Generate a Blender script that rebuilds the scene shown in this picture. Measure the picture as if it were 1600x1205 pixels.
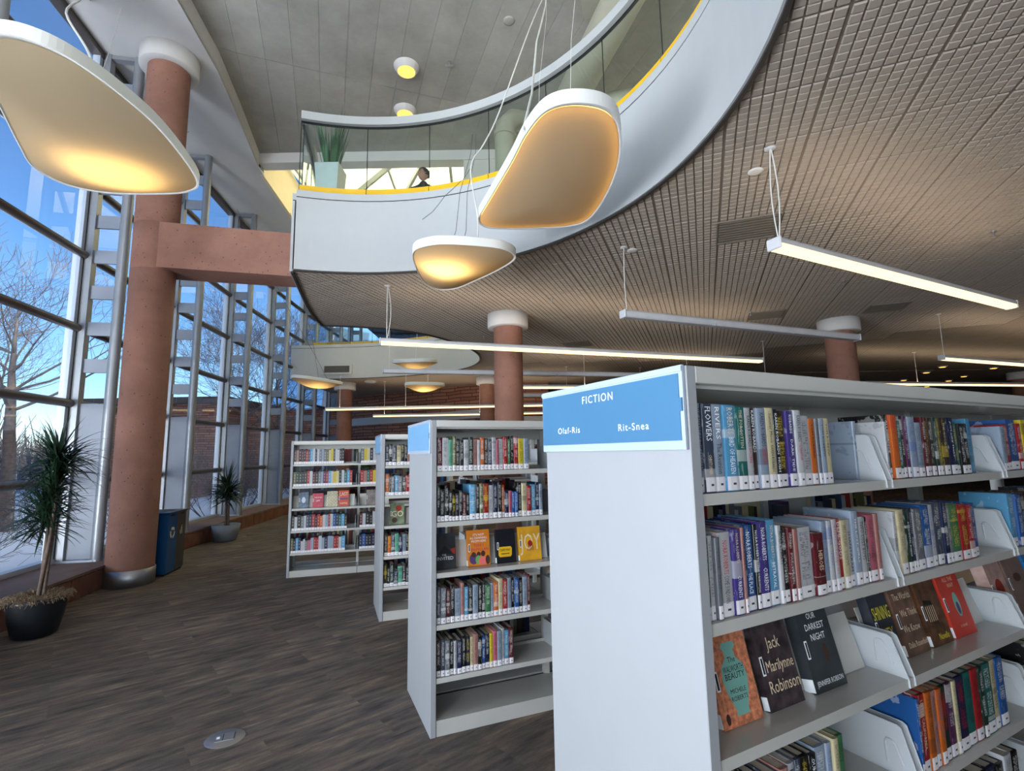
import bpy, bmesh, math, random
from mathutils import Vector, Matrix
from mathutils.geometry import tessellate_polygon
random.seed(7)
S = bpy.context.scene
for o in list(bpy.data.objects): bpy.data.objects.remove(o)
COL = S.collection
PI = math.pi

# ---------------------------------------------------------------- camera
cam = bpy.data.objects.new('camera', bpy.data.cameras.new('camera')); COL.objects.link(cam)
F = 786.7
cam.data.sensor_fit = 'HORIZONTAL'; cam.data.sensor_width = 36.0
cam.data.lens = F/1600*36.0
cam.data.clip_start = 0.02; cam.data.clip_end = 500
zc = Vector((-101/F, 5896/F, 1.0)).normalized()
fwd = Vector((0, 0, 1.0)); yc = (fwd - zc*zc.dot(fwd)).normalized()
xc = yc.cross(zc)
if xc[0] < 0: xc = -xc
# world axes expressed in (right, up, forward) -> camera basis in the world
right = Vector((xc[0], yc[0], zc[0])); up = Vector((xc[1], yc[1], zc[1])); fw = Vector((xc[2], yc[2], zc[2]))
M = Matrix.Identity(4)
for i in range(3):
    M[i][0] = right[i]; M[i][1] = up[i]; M[i][2] = -fw[i]
M[0][3], M[1][3], M[2][3] = 0, 0, 1.7
cam.matrix_world = M
S.camera = cam

# ---------------------------------------------------------------- world, sun, exposure
def lin(c):
    return tuple(((v/255)/12.92 if v/255 <= 0.04045 else ((v/255+0.055)/1.055)**2.4) for v in c)
W = bpy.data.worlds.new('sky'); S.world = W; W.use_nodes = True
wn = W.node_tree.nodes; wl = W.node_tree.links; wn.clear()
wo = wn.new('ShaderNodeOutputWorld'); wb = wn.new('ShaderNodeBackground'); sk = wn.new('ShaderNodeTexSky')
sk.sky_type = 'NISHITA'; sk.sun_disc = False; sk.sun_elevation = math.radians(24); sk.sun_rotation = math.radians(115)
sk.altitude = 1600; sk.air_density = 1.0; sk.dust_density = 0.35; sk.ozone_density = 3.5
wb.inputs['Strength'].default_value = SKY_STR = 0.112
hs_ = wn.new('ShaderNodeHueSaturation'); hs_.inputs['Saturation'].default_value = 1.12; wl.new(sk.outputs[0], hs_.inputs['Color']); wl.new(hs_.outputs[0], wb.inputs[0]); wl.new(wb.outputs[0], wo.inputs[0])
sun = bpy.data.objects.new('sun', bpy.data.lights.new('sun', 'SUN')); COL.objects.link(sun)
sun.data.energy = 1.6; sun.data.angle = math.radians(0.6); sun.data.color = (1.0, 0.93, 0.82)
sun.rotation_euler = Vector((0.86, -0.38, 0.40)).to_track_quat('Z', 'Y').to_euler()

def area(name, loc, target, sx, sy, power, color):
    l = bpy.data.lights.new(name, 'AREA'); l.shape = 'RECTANGLE'; l.size = sx; l.size_y = sy; l.energy = power; l.color = color
    o = bpy.data.objects.new(name, l); COL.objects.link(o); o.location = loc
    o.rotation_euler = (Vector(loc)-Vector(target)).to_track_quat('Z', 'Y').to_euler()
    return o
# added fill lamps behind the camera, out of view, standing in for window daylight
area('fill_side', (-4.5, -3.9, 3.2), (4, -2.2, 4.6), 9, 5.6, 105, (0.74, 0.87, 1.0))
area('fill_front', (2.5, -8.6, 2.6), (2.5, -2, 6.5), 15, 2.2, 230, (0.90, 0.95, 1.0))
area('fill_low', (-4.9, -2.2, 0.7), (3.5, 2.5, 7.0), 9, 1.6, 430, (0.92, 0.95, 1.0))
area('fill_high', (-2.5, -8.6, 5.6), (-1.5, 4, 8.4), 7, 2.5, 950, (0.96, 0.97, 1.0))
# unseen lamp added to brighten the strip soffit from below, as if off snow
area('fill_under_roof', (-7.4, -1.5, 0.4), (-4.6, 5, 8.0), 3, 9, 1100, (0.93, 0.96, 1.0))
# added lamp above the skylight, brightening its panes in place of daylight
area('fill_over_skylight', (-2, 14.6, 15.5), (-2, 14.6, 0), 8, 8, 1900, (1.0, 0.98, 0.94))
# unseen lamps added under the roof to brighten the upper floor
area('fill_upper_rooms', (9.0, 4.5, 8.2), (9.0, 4.5, 0), 7, 9, 420, (1.0, 0.93, 0.80))
area('fill_upper_gallery', (0.5, -5.5, 8.2), (0.5, -3.5, 0), 8, 3, 200, (1.0, 0.95, 0.86))

S.view_settings.view_transform = 'Standard'; S.view_settings.look = 'None'
S.view_settings.gamma = 1.0; S.view_settings.exposure = 1.02
try: S.view_settings.use_curve_mapping = False
except Exception: pass
cy = S.cycles
cy.use_denoising = True
cy.max_bounces = 9; cy.diffuse_bounces = 4; cy.glossy_bounces = 3; cy.transmission_bounces = 4; cy.transparent_max_bounces = 12
cy.caustics_reflective = False; cy.caustics_refractive = False
cy.sample_clamp_indirect = 6.0
cy.blur_glossy = 1.0

# ---------------------------------------------------------------- materials
MATS = {}
def newmat(name):
    m = bpy.data.materials.new(name); m.use_nodes = True
    n = m.node_tree.nodes; b = n.get('Principled BSDF')
    MATS[name] = m
    return m, n, m.node_tree.links, b
def setp(b, **k):
    for key, v in k.items():
        key = {'rough': 'Roughness', 'metal': 'Metallic', 'color': 'Base Color', 'spec': 'Specular IOR Level', 'coat': 'Coat Weight'}[key]
        if key == 'Base Color': v = (*lin(v), 1) if max(v) > 1.0 else (*v, 1)
        b.inputs[key].default_value = v
def plain(name, rgb, rough=0.6, metal=0.0, spec=0.5, var=0.06, scale=6.0, bump=0.0, bscale=60.0, space='Object'):
    m, n, l, b = newmat(name)
    setp(b, rough=rough, metal=metal, spec=spec)
    c = lin(rgb)
    tc = n.new('ShaderNodeTexCoord'); nz = n.new('ShaderNodeTexNoise'); nz.inputs['Scale'].default_value = scale; nz.inputs['Detail'].default_value = 5
    l.new(tc.outputs[space], nz.inputs['Vector'])
    cr = n.new('ShaderNodeValToRGB')
    cr.color_ramp.elements[0].position = 0.3; cr.color_ramp.elements[1].position = 0.7
    cr.color_ramp.elements[0].color = (*[v*(1-var) for v in c], 1); cr.color_ramp.elements[1].color = (*[min(1, v*(1+var)) for v in c], 1)
    l.new(nz.outputs['Fac'], cr.inputs[0]); l.new(cr.outputs[0], b.inputs['Base Color'])
    if bump:
        n2 = n.new('ShaderNodeTexNoise'); n2.inputs['Scale'].default_value = bscale; n2.inputs['Detail'].default_value = 6
        l.new(tc.outputs[space], n2.inputs['Vector'])
        bp = n.new('ShaderNodeBump'); bp.inputs['Strength'].default_value = bump; bp.inputs['Distance'].default_value = 0.01
        l.new(n2.outputs['Fac'], bp.inputs['Height']); l.new(bp.outputs[0], b.inputs['Normal'])
    return m
plain('white_metal', (180, 186, 190), 0.38, var=0.02)
plain('shelf_metal', (184, 183, 178), 0.16, var=0.03)
plain('end_panel', (152, 154, 157), 0.42, var=0.015)
plain('fascia_white', (180, 182, 183), 0.55, var=0.015)
plain('soffit_white', (212, 210, 208), 0.75, var=0.02)
plain('cream', (235, 222, 190), 0.7, var=0.02)
plain('grey_tube', (150, 153, 158), 0.38, metal=0.35, var=0.05)
plain('rung_grey', (138, 144, 156), 0.5, var=0.04)
plain('rail_bronze', (92, 84, 80), 0.35, metal=0.5, var=0.08)
plain('frame_pale', (180, 188, 200), 0.35, metal=0.1, var=0.02)
plain('black', (14, 14, 16), 0.5)
plain('dark_trim', (52, 48, 46), 0.6)
plain('yellow', (226, 178, 30), 0.4)
plain('steel', (176, 178, 182), 0.42, metal=1.0, var=0.08, scale=3)
plain('cable_white', (214, 214, 210), 0.5)
plain('cable_dark', (80, 80, 82), 0.5)
plain('pendant_body', (205, 206, 210), 0.4)
plain('lamp_rim', (226, 226, 222), 0.55, var=0.01)
plain('duct', (168, 166, 150), 0.45, var=0.04)
plain('tile_taupe', (164, 154, 142), 0.85, var=0.05, scale=3)
plain('tile_back', (128, 118, 107), 0.9, var=0.05)
plain('far_soffit', (150, 138, 124), 0.8, var=0.05)
plain('vent_grey', (122, 115, 103), 0.6)
plain('bin_blue', (8, 74, 128), 0.35)
plain('bin_grey', (62, 60, 58), 0.4)
plain('decal', (226, 226, 205), 0.5)
plain('pot_black', (22, 26, 30), 0.4, bump=0.3, bscale=30)
plain('pot_grey', (128, 134, 142), 0.7, bump=0.2, bscale=40)
plain('pot_white', (200, 208, 212), 0.4)
plain('moss', (128, 108, 84), 0.95, var=0.5, scale=40)
plain('leaf', (30, 52, 34), 0.38, var=0.35, scale=3)
plain('leaf_light', (62, 110, 70), 0.5, var=0.3, scale=3)
plain('stem', (92, 76, 66), 0.8, var=0.3, scale=30)
plain('bark', (88, 74, 68), 0.9, var=0.3, scale=8)
plain('bark_pale', (118, 108, 104), 0.9, var=0.3, scale=8)
plain('snow', (232, 236, 242), 0.8, var=0.04, scale=0.6, bump=0.4, bscale=3)
plain('roof_dark', (70, 66, 64), 0.8)
plain('skin', (176, 128, 104), 0.5)
plain('hair', (38, 26, 22), 0.6, var=0.3, scale=40)
plain('shirt', (30, 32, 38), 0.8)
plain('page', (214, 206, 188), 0.9, var=0.08, scale=90)
plain('acrylic', (168, 182, 198), 0.12, var=0.01)
plain('sign_blue', (66, 114, 150), 0.35, var=0.02)
plain('sign_pale', (112, 158, 196), 0.35, var=0.02)
plain('text_white', (240, 246, 250), 0.5, var=0.0)
plain('text_black', (16, 16, 20), 0.5, var=0.0)
plain('text_red', (186, 34, 44), 0.5, var=0.0)
plain('text_yellow', (226, 214, 60), 0.5, var=0.0)
plain('text_magenta', (196, 30, 96), 0.5, var=0.0)
plain('text_cream', (226, 208, 176), 0.5, var=0.0)
plain('art_teal', (122, 178, 166), 0.5)
plain('art_green', (110, 170, 90), 0.5)
plain('art_pink', (226, 110, 110), 0.5)
plain('art_purple', (84, 60, 110), 0.5)
plain('art_brown', (70, 44, 34), 0.5)
plain('art_red', (150, 40, 24), 0.5)
plain('glass_tower', (170, 205, 235), 0.12, metal=0.55, var=0.25, scale=0.35)
plain('curb_stone', (114, 76, 62), 0.85, var=0.25, scale=5, bump=0.5, bscale=30)
plain('curb_top', (120, 96, 84), 0.7, var=0.15, scale=4, bump=0.3, bscale=40)

def red_concrete():
    m, n, l, b = newmat('red_concrete'); setp(b, rough=0.82)
    tc = n.new('ShaderNodeTexCoord')
    n1 = n.new('ShaderNodeTexNoise'); n1.inputs['Scale'].default_value = 1.6; n1.inputs['Detail'].default_value = 8; n1.inputs['Roughness'].default_value = 0.65
    l.new(tc.outputs['Object'], n1.inputs['Vector'])
    cr = n.new('ShaderNodeValToRGB'); cr.color_ramp.elements[0].position = 0.3; cr.color_ramp.elements[1].position = 0.72
    cr.color_ramp.elements[0].color = (*lin((130, 90, 75)), 1); cr.color_ramp.elements[1].color = (*lin((162, 116, 99)), 1)
    l.new(n1.outputs['Fac'], cr.inputs[0])
    v = n.new('ShaderNodeTexVoronoi'); v.inputs['Scale'].default_value = 12.0
    l.new(tc.outputs['Object'], v.inputs['Vector'])
    r2 = n.new('ShaderNodeValToRGB'); r2.color_ramp.elements[0].position = 0.07; r2.color_ramp.elements[1].position = 0.12
    r2.color_ramp.elements[0].color = (0.12, 0.06, 0.05, 1); r2.color_ramp.elements[1].color = (1, 1, 1, 1)
    l.new(v.outputs['Distance'], r2.inputs[0])
    mx = n.new('ShaderNodeMixRGB'); mx.blend_type = 'MULTIPLY'; mx.inputs[0].default_value = 0.8
    l.new(cr.outputs[0], mx.inputs[1]); l.new(r2.outputs[0], mx.inputs[2]); l.new(mx.outputs[0], b.inputs['Base Color'])
    n3 = n.new('ShaderNodeTexNoise'); n3.inputs['Scale'].default_value = 45; n3.inputs['Detail'].default_value = 6
    l.new(tc.outputs['Object'], n3.inputs['Vector'])
    bp = n.new('ShaderNodeBump'); bp.inputs['Strength'].default_value = 0.35; bp.inputs['Distance'].default_value = 0.01
    l.new(n3.outputs['Fac'], bp.inputs['Height']); l.new(bp.outputs[0], b.inputs['Normal'])
red_concrete()

def concrete():
    m, n, l, b = newmat('concrete'); setp(b, rough=0.85)
    tc = n.new('ShaderNodeTexCoord')
    n1 = n.new('ShaderNodeTexNoise'); n1.inputs['Scale'].default_value = 1.3; n1.inputs['Detail'].default_value = 10; n1.inputs['Roughness'].default_value = 0.7
    l.new(tc.outputs['Object'], n1.inputs['Vector'])
    cr = n.new('ShaderNodeValToRGB'); cr.color_ramp.elements[0].position = 0.32; cr.color_ramp.elements[1].position = 0.7
    cr.color_ramp.elements[0].color = (*lin((150, 148, 142)), 1); cr.color_ramp.elements[1].color = (*lin((176, 174, 168)), 1)
    l.new(n1.outputs['Fac'], cr.inputs[0])
    mp = n.new('ShaderNodeMapping'); mp.inputs['Scale'].default_value = (12, 3, 12); l.new(tc.outputs['Object'], mp.inputs[0])
    n2 = n.new('ShaderNodeTexNoise'); n2.inputs['Scale'].default_value = 1.6; n2.inputs['Detail'].default_value = 8; n2.inputs['Roughness'].default_value = 0.8
    l.new(mp.outputs[0], n2.inputs['Vector'])
    r2 = n.new('ShaderNodeValToRGB'); r2.color_ramp.elements[0].position = 0.30; r2.color_ramp.elements[1].position = 0.37
    r2.color_ramp.elements[0].color = (0.45, 0.44, 0.42, 1); r2.color_ramp.elements[1].color = (1, 1, 1, 1)
    l.new(n2.outputs['Fac'], r2.inputs[0])
    mx = n.new('ShaderNodeMixRGB'); mx.blend_type = 'MULTIPLY'; mx.inputs[0].default_value = 0.7
    l.new(cr.outputs[0], mx.inputs[1]); l.new(r2.outputs[0], mx.inputs[2])
    oi = n.new('ShaderNodeObjectInfo'); mr = n.new('ShaderNodeMapRange'); mr.inputs['To Min'].default_value = 0.93; mr.inputs['To Max'].default_value = 1.05
    l.new(oi.outputs['Random'], mr.inputs[0])
    m2 = n.new('ShaderNodeMixRGB'); m2.blend_type = 'MULTIPLY'; m2.inputs[0].default_value = 1
    l.new(mx.outputs[0], m2.inputs[1]); l.new(mr.outputs[0], m2.inputs[2]); l.new(m2.outputs[0], b.inputs['Base Color'])
    bp = n.new('ShaderNodeBump'); bp.inputs['Strength'].default_value = 0.3; bp.inputs['Distance'].default_value = 0.01
    l.new(n2.outputs['Fac'], bp.inputs['Height']); l.new(bp.outputs[0], b.inputs['Normal'])
concrete()

def carpet():
    m, n, l, b = newmat('carpet'); setp(b, rough=0.95, spec=0.15)
    tc = n.new('ShaderNodeTexCoord'); mp = n.new('ShaderNodeMapping'); mp.inputs['Rotation'].default_value = (0, 0, -math.radians(41))
    l.new(tc.outputs['Object'], mp.inputs[0])
    br = n.new('ShaderNodeTexBrick'); br.inputs['Scale'].default_value = 1.0; br.inputs['Brick Width'].default_value = 1.0; br.inputs['Row Height'].default_value = 0.25
    br.inputs['Mortar Size'].default_value = 0.0; br.offset = 0.37
    br.inputs['Color1'].default_value = (0, 0, 0, 1); br.inputs['Color2'].default_value = (1, 1, 1, 1)
    l.new(mp.outputs[0], br.inputs['Vector'])
    m2 = n.new('ShaderNodeMapping'); m2.inputs['Scale'].default_value = (2.8, 15, 1); l.new(mp.outputs[0], m2.inputs[0])
    ad = n.new('ShaderNodeVectorMath'); ad.operation = 'MULTIPLY_ADD'; ad.inputs[1].default_value = (7, 7, 7)
    l.new(br.outputs['Color'], ad.inputs[0]); l.new(m2.outputs[0], ad.inputs[2])
    nz = n.new('ShaderNodeTexNoise'); nz.inputs['Scale'].default_value = 1.0; nz.inputs['Detail'].default_value = 7; nz.inputs['Roughness'].default_value = 0.65
    l.new(ad.outputs[0], nz.inputs['Vector'])
    cr = n.new('ShaderNodeValToRGB'); e = cr.color_ramp.elements
    e[0].position = 0.30; e[0].color = (*lin((68, 64, 62)), 1); e[1].position = 0.74; e[1].color = (*lin((150, 134, 118)), 1)
    x = e.new(0.47); x.color = (*lin((98, 91, 86)), 1); x = e.new(0.58); x.color = (*lin((116, 103, 92)), 1)
    l.new(nz.outputs['Fac'], cr.inputs[0])
    n2 = n.new('ShaderNodeTexNoise'); n2.inputs['Scale'].default_value = 0.9; n2.inputs['Detail'].default_value = 3; l.new(mp.outputs[0], n2.inputs['Vector'])
    mr = n.new('ShaderNodeMapRange'); mr.inputs['From Min'].default_value = 0.3; mr.inputs['From Max'].default_value = 0.7; mr.inputs['To Min'].default_value = 0.75; mr.inputs['To Max'].default_value = 1.15
    l.new(n2.outputs['Fac'], mr.inputs[0])
    mb_ = n.new('ShaderNodeMapRange'); mb_.inputs['To Min'].default_value = 0.88; mb_.inputs['To Max'].default_value = 1.12; l.new(br.outputs['Color'], mb_.inputs[0])
    pm = n.new('ShaderNodeMath'); pm.operation = 'MULTIPLY'; l.new(mr.outputs[0], pm.inputs[0]); l.new(mb_.outputs[0], pm.inputs[1])
    mx = n.new('ShaderNodeMixRGB'); mx.blend_type = 'MULTIPLY'; mx.inputs[0].default_value = 1; l.new(cr.outputs[0], mx.inputs[1]); l.new(pm.outputs[0], mx.inputs[2])
    n3 = n.new('ShaderNodeTexNoise'); n3.inputs['Scale'].default_value = 260; n3.inputs['Detail'].default_value = 2; l.new(tc.outputs['Object'], n3.inputs['Vector'])
    mr3 = n.new('ShaderNodeMapRange'); mr3.inputs['From Min'].default_value = 0.3; mr3.inputs['From Max'].default_value = 0.7; mr3.inputs['To Min'].default_value = 0.7; mr3.inputs['To Max'].default_value = 1.3
    l.new(n3.outputs['Fac'], mr3.inputs[0])
    m4 = n.new('ShaderNodeMixRGB'); m4.blend_type = 'MULTIPLY'; m4.inputs[0].default_value = 1; l.new(mx.outputs[0], m4.inputs[1]); l.new(mr3.outputs[0], m4.inputs[2])
    l.new(m4.outputs[0], b.inputs['Base Color'])
    bp = n.new('ShaderNodeBump'); bp.inputs['Strength'].default_value = 0.5; bp.inputs['Distance'].default_value = 0.004
    l.new(n3.outputs['Fac'], bp.inputs['Height']); l.new(bp.outputs[0], b.inputs['Normal'])
carpet()

def sandstone():
    m, n, l, b = newmat('sandstone'); setp(b, rough=0.9)
    tc = n.new('ShaderNodeTexCoord')
    sx = n.new('ShaderNodeSeparateXYZ'); l.new(tc.outputs['Object'], sx.inputs[0])
    cb = n.new('ShaderNodeCombineXYZ'); l.new(sx.outputs['X'], cb.inputs[0]); l.new(sx.outputs['Z'], cb.inputs[1])
    nz = n.new('ShaderNodeTexNoise'); nz.inputs['Scale'].default_value = 1.1; l.new(cb.outputs[0], nz.inputs['Vector'])
    ad = n.new('ShaderNodeVectorMath'); ad.operation = 'MULTIPLY_ADD'; ad.inputs[1].default_value = (0.25, 0.12, 0); l.new(nz.outputs['Color'], ad.inputs[0]); l.new(cb.outputs[0], ad.inputs[2])
    br = n.new('ShaderNodeTexBrick'); br.inputs['Scale'].default_value = 1.0; br.inputs['Brick Width'].default_value = 0.62; br.inputs['Row Height'].default_value = 0.13
    br.inputs['Mortar Size'].default_value = 0.012; br.inputs['Color1'].default_value = (*lin((158, 112, 92)), 1); br.inputs['Color2'].default_value = (*lin((122, 80, 66)), 1)
    br.inputs['Mortar'].default_value = (*lin((58, 38, 34)), 1); br.offset = 0.4; br.squash = 1.6; br.squash_frequency = 3
    l.new(ad.outputs[0], br.inputs['Vector']); l.new(br.outputs['Color'], b.inputs['Base Color'])
    bp = n.new('ShaderNodeBump'); bp.invert = True; bp.inputs['Distance'].default_value = 0.03; l.new(br.outputs['Fac'], bp.inputs['Height']); l.new(bp.outputs[0], b.inputs['Normal'])
sandstone()

def glass(name, tint, rough=0.0):
    m = bpy.data.materials.new(name); m.use_nodes = True; MATS[name] = m
    n = m.node_tree.nodes; l = m.node_tree.links; n.clear()
    out = n.new('ShaderNodeOutputMaterial'); mx = n.new('ShaderNodeMixShader'); tr = n.new('ShaderNodeBsdfTransparent'); gl = n.new('ShaderNodeBsdfGlossy'); fr = n.new('ShaderNodeMath'); fr.operation = 'MULTIPLY'
    lw = n.new('ShaderNodeLayerWeight'); lw.inputs['Blend'].default_value = 0.5; geo = n.new('ShaderNodeNewGeometry')
    p5 = n.new('ShaderNodeMath'); p5.operation = 'POWER'; p5.inputs[1].default_value = 5.0; l.new(lw.outputs['Facing'], p5.inputs[0])
    ma = n.new('ShaderNodeMath'); ma.operation = 'MULTIPLY_ADD'; ma.inputs[1].default_value = 0.9; ma.inputs[2].default_value = 0.06; l.new(p5.outputs[0], ma.inputs[0])
    nb_ = n.new('ShaderNodeMath'); nb_.operation = 'SUBTRACT'; nb_.inputs[0].default_value = 1.0; l.new(geo.outputs['Backfacing'], nb_.inputs[1])
    l.new(ma.outputs[0], fr.inputs[0]); l.new(nb_.outputs[0], fr.inputs[1]); tr.inputs[0].default_value = (*[v**0.5 for v in tint], 1); gl.inputs['Roughness'].default_value = rough; gl.inputs[0].default_value = (0.95, 0.97, 1, 1)
    l.new(fr.outputs[0], mx.inputs[0]); l.new(tr.outputs[0], mx.inputs[1]); l.new(gl.outputs[0], mx.inputs[2]); l.new(mx.outputs[0], out.inputs[0])
glass('window_glass', (0.90, 0.94, 0.97)); glass('rail_glass', (0.80, 0.89, 0.85))

def fabric(name, rgb, tr_w):
    m = bpy.data.materials.new(name); m.use_nodes = True; MATS[name] = m
    n = m.node_tree.nodes; l = m.node_tree.links; n.clear()
    out = n.new('ShaderNodeOutputMaterial'); mx = n.new('ShaderNodeMixShader'); d = n.new('ShaderNodeBsdfDiffuse'); t = n.new('ShaderNodeBsdfTranslucent')
    d.inputs[0].default_value = (*lin(rgb), 1); t.inputs[0].default_value = (*lin(rgb), 1); mx.inputs[0].default_value = tr_w
    l.new(d.outputs[0], mx.inputs[1]); l.new(t.outputs[0], mx.inputs[2]); l.new(mx.outputs[0], out.inputs[0])
fabric('lamp_fabric', (206, 188, 158), 0.5); fabric('skylight_pane', (246, 240, 214), 0.85)

def emit(name, rgb, strength):
    m = bpy.data.materials.new(name); m.use_nodes = True; MATS[name] = m
    n = m.node_tree.nodes; l = m.node_tree.links; n.clear()
    out = n.new('ShaderNodeOutputMaterial'); e = n.new('ShaderNodeEmission'); e.inputs[0].default_value = (*lin(rgb), 1); e.inputs[1].default_value = strength
    l.new(e.outputs[0], out.inputs[0])
emit('tube_light', (255, 214, 158), 1.25)
emit('downlight_glow', (255, 180, 80), 1.5)
emit('strip_glow', (255, 196, 100), 2.4)

def book_material():
    """book cover: the object's colour, a second printed colour (object property ink), lettering and bands that differ from book to book"""
    m, n, l, b = newmat('book_cover'); setp(b, rough=0.34)
    oi = n.new('ShaderNodeObjectInfo'); ink = n.new('ShaderNodeAttribute'); ink.attribute_type = 'OBJECT'; ink.attribute_name = 'ink'
    pr = n.new('ShaderNodeAttribute'); pr.attribute_type = 'OBJECT'; pr.attribute_name = 'print_amount'
    tc = n.new('ShaderNodeTexCoord'); sp = n.new('ShaderNodeSeparateXYZ'); l.new(tc.outputs['Object'], sp.inputs[0])
    def mt(op, a, c=None, d=None):
        k = n.new('ShaderNodeMath'); k.operation = op
        for i, v in enumerate((a, c, d)):
            if v is None: continue
            if isinstance(v, (int, float)): k.inputs[i].default_value = v
            else: l.new(v, k.inputs[i])
        return k.outputs[0]
    X, Y, Z = sp.outputs; rnd = oi.outputs['Random']
    front = mt('LESS_THAN', Y, 0.03)
    cx = mt('FLOOR', mt('MULTIPLY', mt('ADD', X, 0.5), 9.0)); cz = mt('FLOOR', mt('MULTIPLY', Z, 110.0))
    cb = n.new('ShaderNodeCombineXYZ'); l.new(cx, cb.inputs[0]); l.new(cz, cb.inputs[1]); l.new(mt('MULTIPLY', rnd, 91.0), cb.inputs[2])
    wn_ = n.new('ShaderNodeTexWhiteNoise'); l.new(cb.outputs[0], wn_.inputs[0])
    glyph = mt('GREATER_THAN', wn_.outputs['Value'], 0.42)
    gap = mt('GREATER_THAN', mt('FRACT', mt('MULTIPLY', Z, 27.5)), 0.2)
    inx = mt('LESS_THAN', mt('ABSOLUTE', X), 0.27)
    r7 = mt('FRACT', mt('MULTIPLY', rnd, 7.31)); r13 = mt('FRACT', mt('MULTIPLY', rnd, 13.7)); r29 = mt('FRACT', mt('MULTIPLY', rnd, 29.3))
    za = mt('MULTIPLY_ADD', r7, 0.2, 0.22); zb = mt('MULTIPLY_ADD', r13, 0.16, 0.5)
    zc_ = mt('ADD', zb, 0.06)
    t1 = mt('MULTIPLY', mt('GREATER_THAN', Z, za), mt('LESS_THAN', Z, zb))
    t2 = mt('MULTIPLY', mt('GREATER_THAN', Z, zc_), mt('LESS_THAN', Z, 0.93))
    txt = mt('MULTIPLY', mt('MULTIPLY', mt('MULTIPLY', glyph, gap), mt('MULTIPLY', inx, mt('MAXIMUM', t1, t2))), mt('MULTIPLY', front, pr.outputs['Fac']))
    # band of the second colour at a height of its own
    bz = mt('MULTIPLY_ADD', r29, 0.7, 0.2)
    band = mt('MULTIPLY', mt('LESS_THAN', mt('ABSOLUTE', mt('SUBTRACT', Z, bz)), mt('MULTIPLY', r7, 0.12)), mt('GREATER_THAN', r13, 0.55))
    band = mt('MULTIPLY', band, 0.75)
    nz = n.new('ShaderNodeTexNoise'); nz.inputs['Scale'].default_value = 5; nz.inputs['Detail'].default_value = 5
    va = n.new('ShaderNodeVectorMath'); va.operation = 'ADD'; cb2 = n.new('ShaderNodeCombineXYZ'); l.new(mt('MULTIPLY', rnd, 50.0), cb2.inputs[0])
    l.new(tc.outputs['Object'], va.inputs[0]); l.new(cb2.outputs[0], va.inputs[1]); l.new(va.outputs[0], nz.inputs['Vector'])
    art = mt('MULTIPLY', mt('GREATER_THAN', nz.outputs['Fac'], 0.6), 0.45)
    m1 = n.new('ShaderNodeMixRGB'); l.new(mt('MAXIMUM', art, band), m1.inputs[0]); l.new(oi.outputs['Color'], m1.inputs[1])
    hs = n.new('ShaderNodeMixRGB'); hs.inputs[0].default_value = 0.5; l.new(oi.outputs['Color'], hs.inputs[1]); l.new(ink.outputs['Color'], hs.inputs[2]); l.new(hs.outputs[0], m1.inputs[2])
    m2 = n.new('ShaderNodeMixRGB'); l.new(txt, m2.inputs[0]); l.new(m1.outputs[0], m2.inputs[1]); l.new(ink.outputs['Color'], m2.inputs[2])
    l.new(m2.outputs[0], b.inputs['Base Color'])
book_material()
def label_material():
    m, n, l, b = newmat('spine_label'); setp(b, rough=0.5)
    tc = n.new('ShaderNodeTexCoord'); sp = n.new('ShaderNodeSeparateXYZ'); l.new(tc.outputs['Object'], sp.inputs[0])
    def mt(op, a, c=None):
        k = n.new('ShaderNodeMath'); k.operation = op
        for i, v in enumerate((a, c)):
            if v is None: continue
            if isinstance(v, (int, float)): k.inputs[i].default_value = v
            else: l.new(v, k.inputs[i])
        return k.outputs[0]
    mk = mt('MULTIPLY', mt('LESS_THAN', mt('ABSOLUTE', mt('SUBTRACT', sp.outputs[0], 0.08)), 0.13), mt('LESS_THAN', mt('ABSOLUTE', mt('SUBTRACT', sp.outputs[2], 0.085)), 0.012))
    mx = n.new('ShaderNodeMixRGB'); l.new(mk, mx.inputs[0]); mx.inputs[1].default_value = (*lin((222, 220, 224)), 1); mx.inputs[2].default_value = (0.03, 0.03, 0.04, 1)
    l.new(mx.outputs[0], b.inputs['Base Color'])
label_material()

def attr_tint(name):
    m, n, l, b = newmat(name); setp(b, rough=0.4)
    at = n.new('ShaderNodeAttribute'); at.attribute_name = 'tint'; l.new(at.outputs['Color'], b.inputs['Base Color'])
attr_tint('tinted_faces')
def obj_tint(name, rough=0.5):
    m, n, l, b = newmat(name); setp(b, rough=rough)
    oi = n.new('ShaderNodeObjectInfo'); l.new(oi.outputs['Color'], b.inputs['Base Color'])
obj_tint('tinted')

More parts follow.
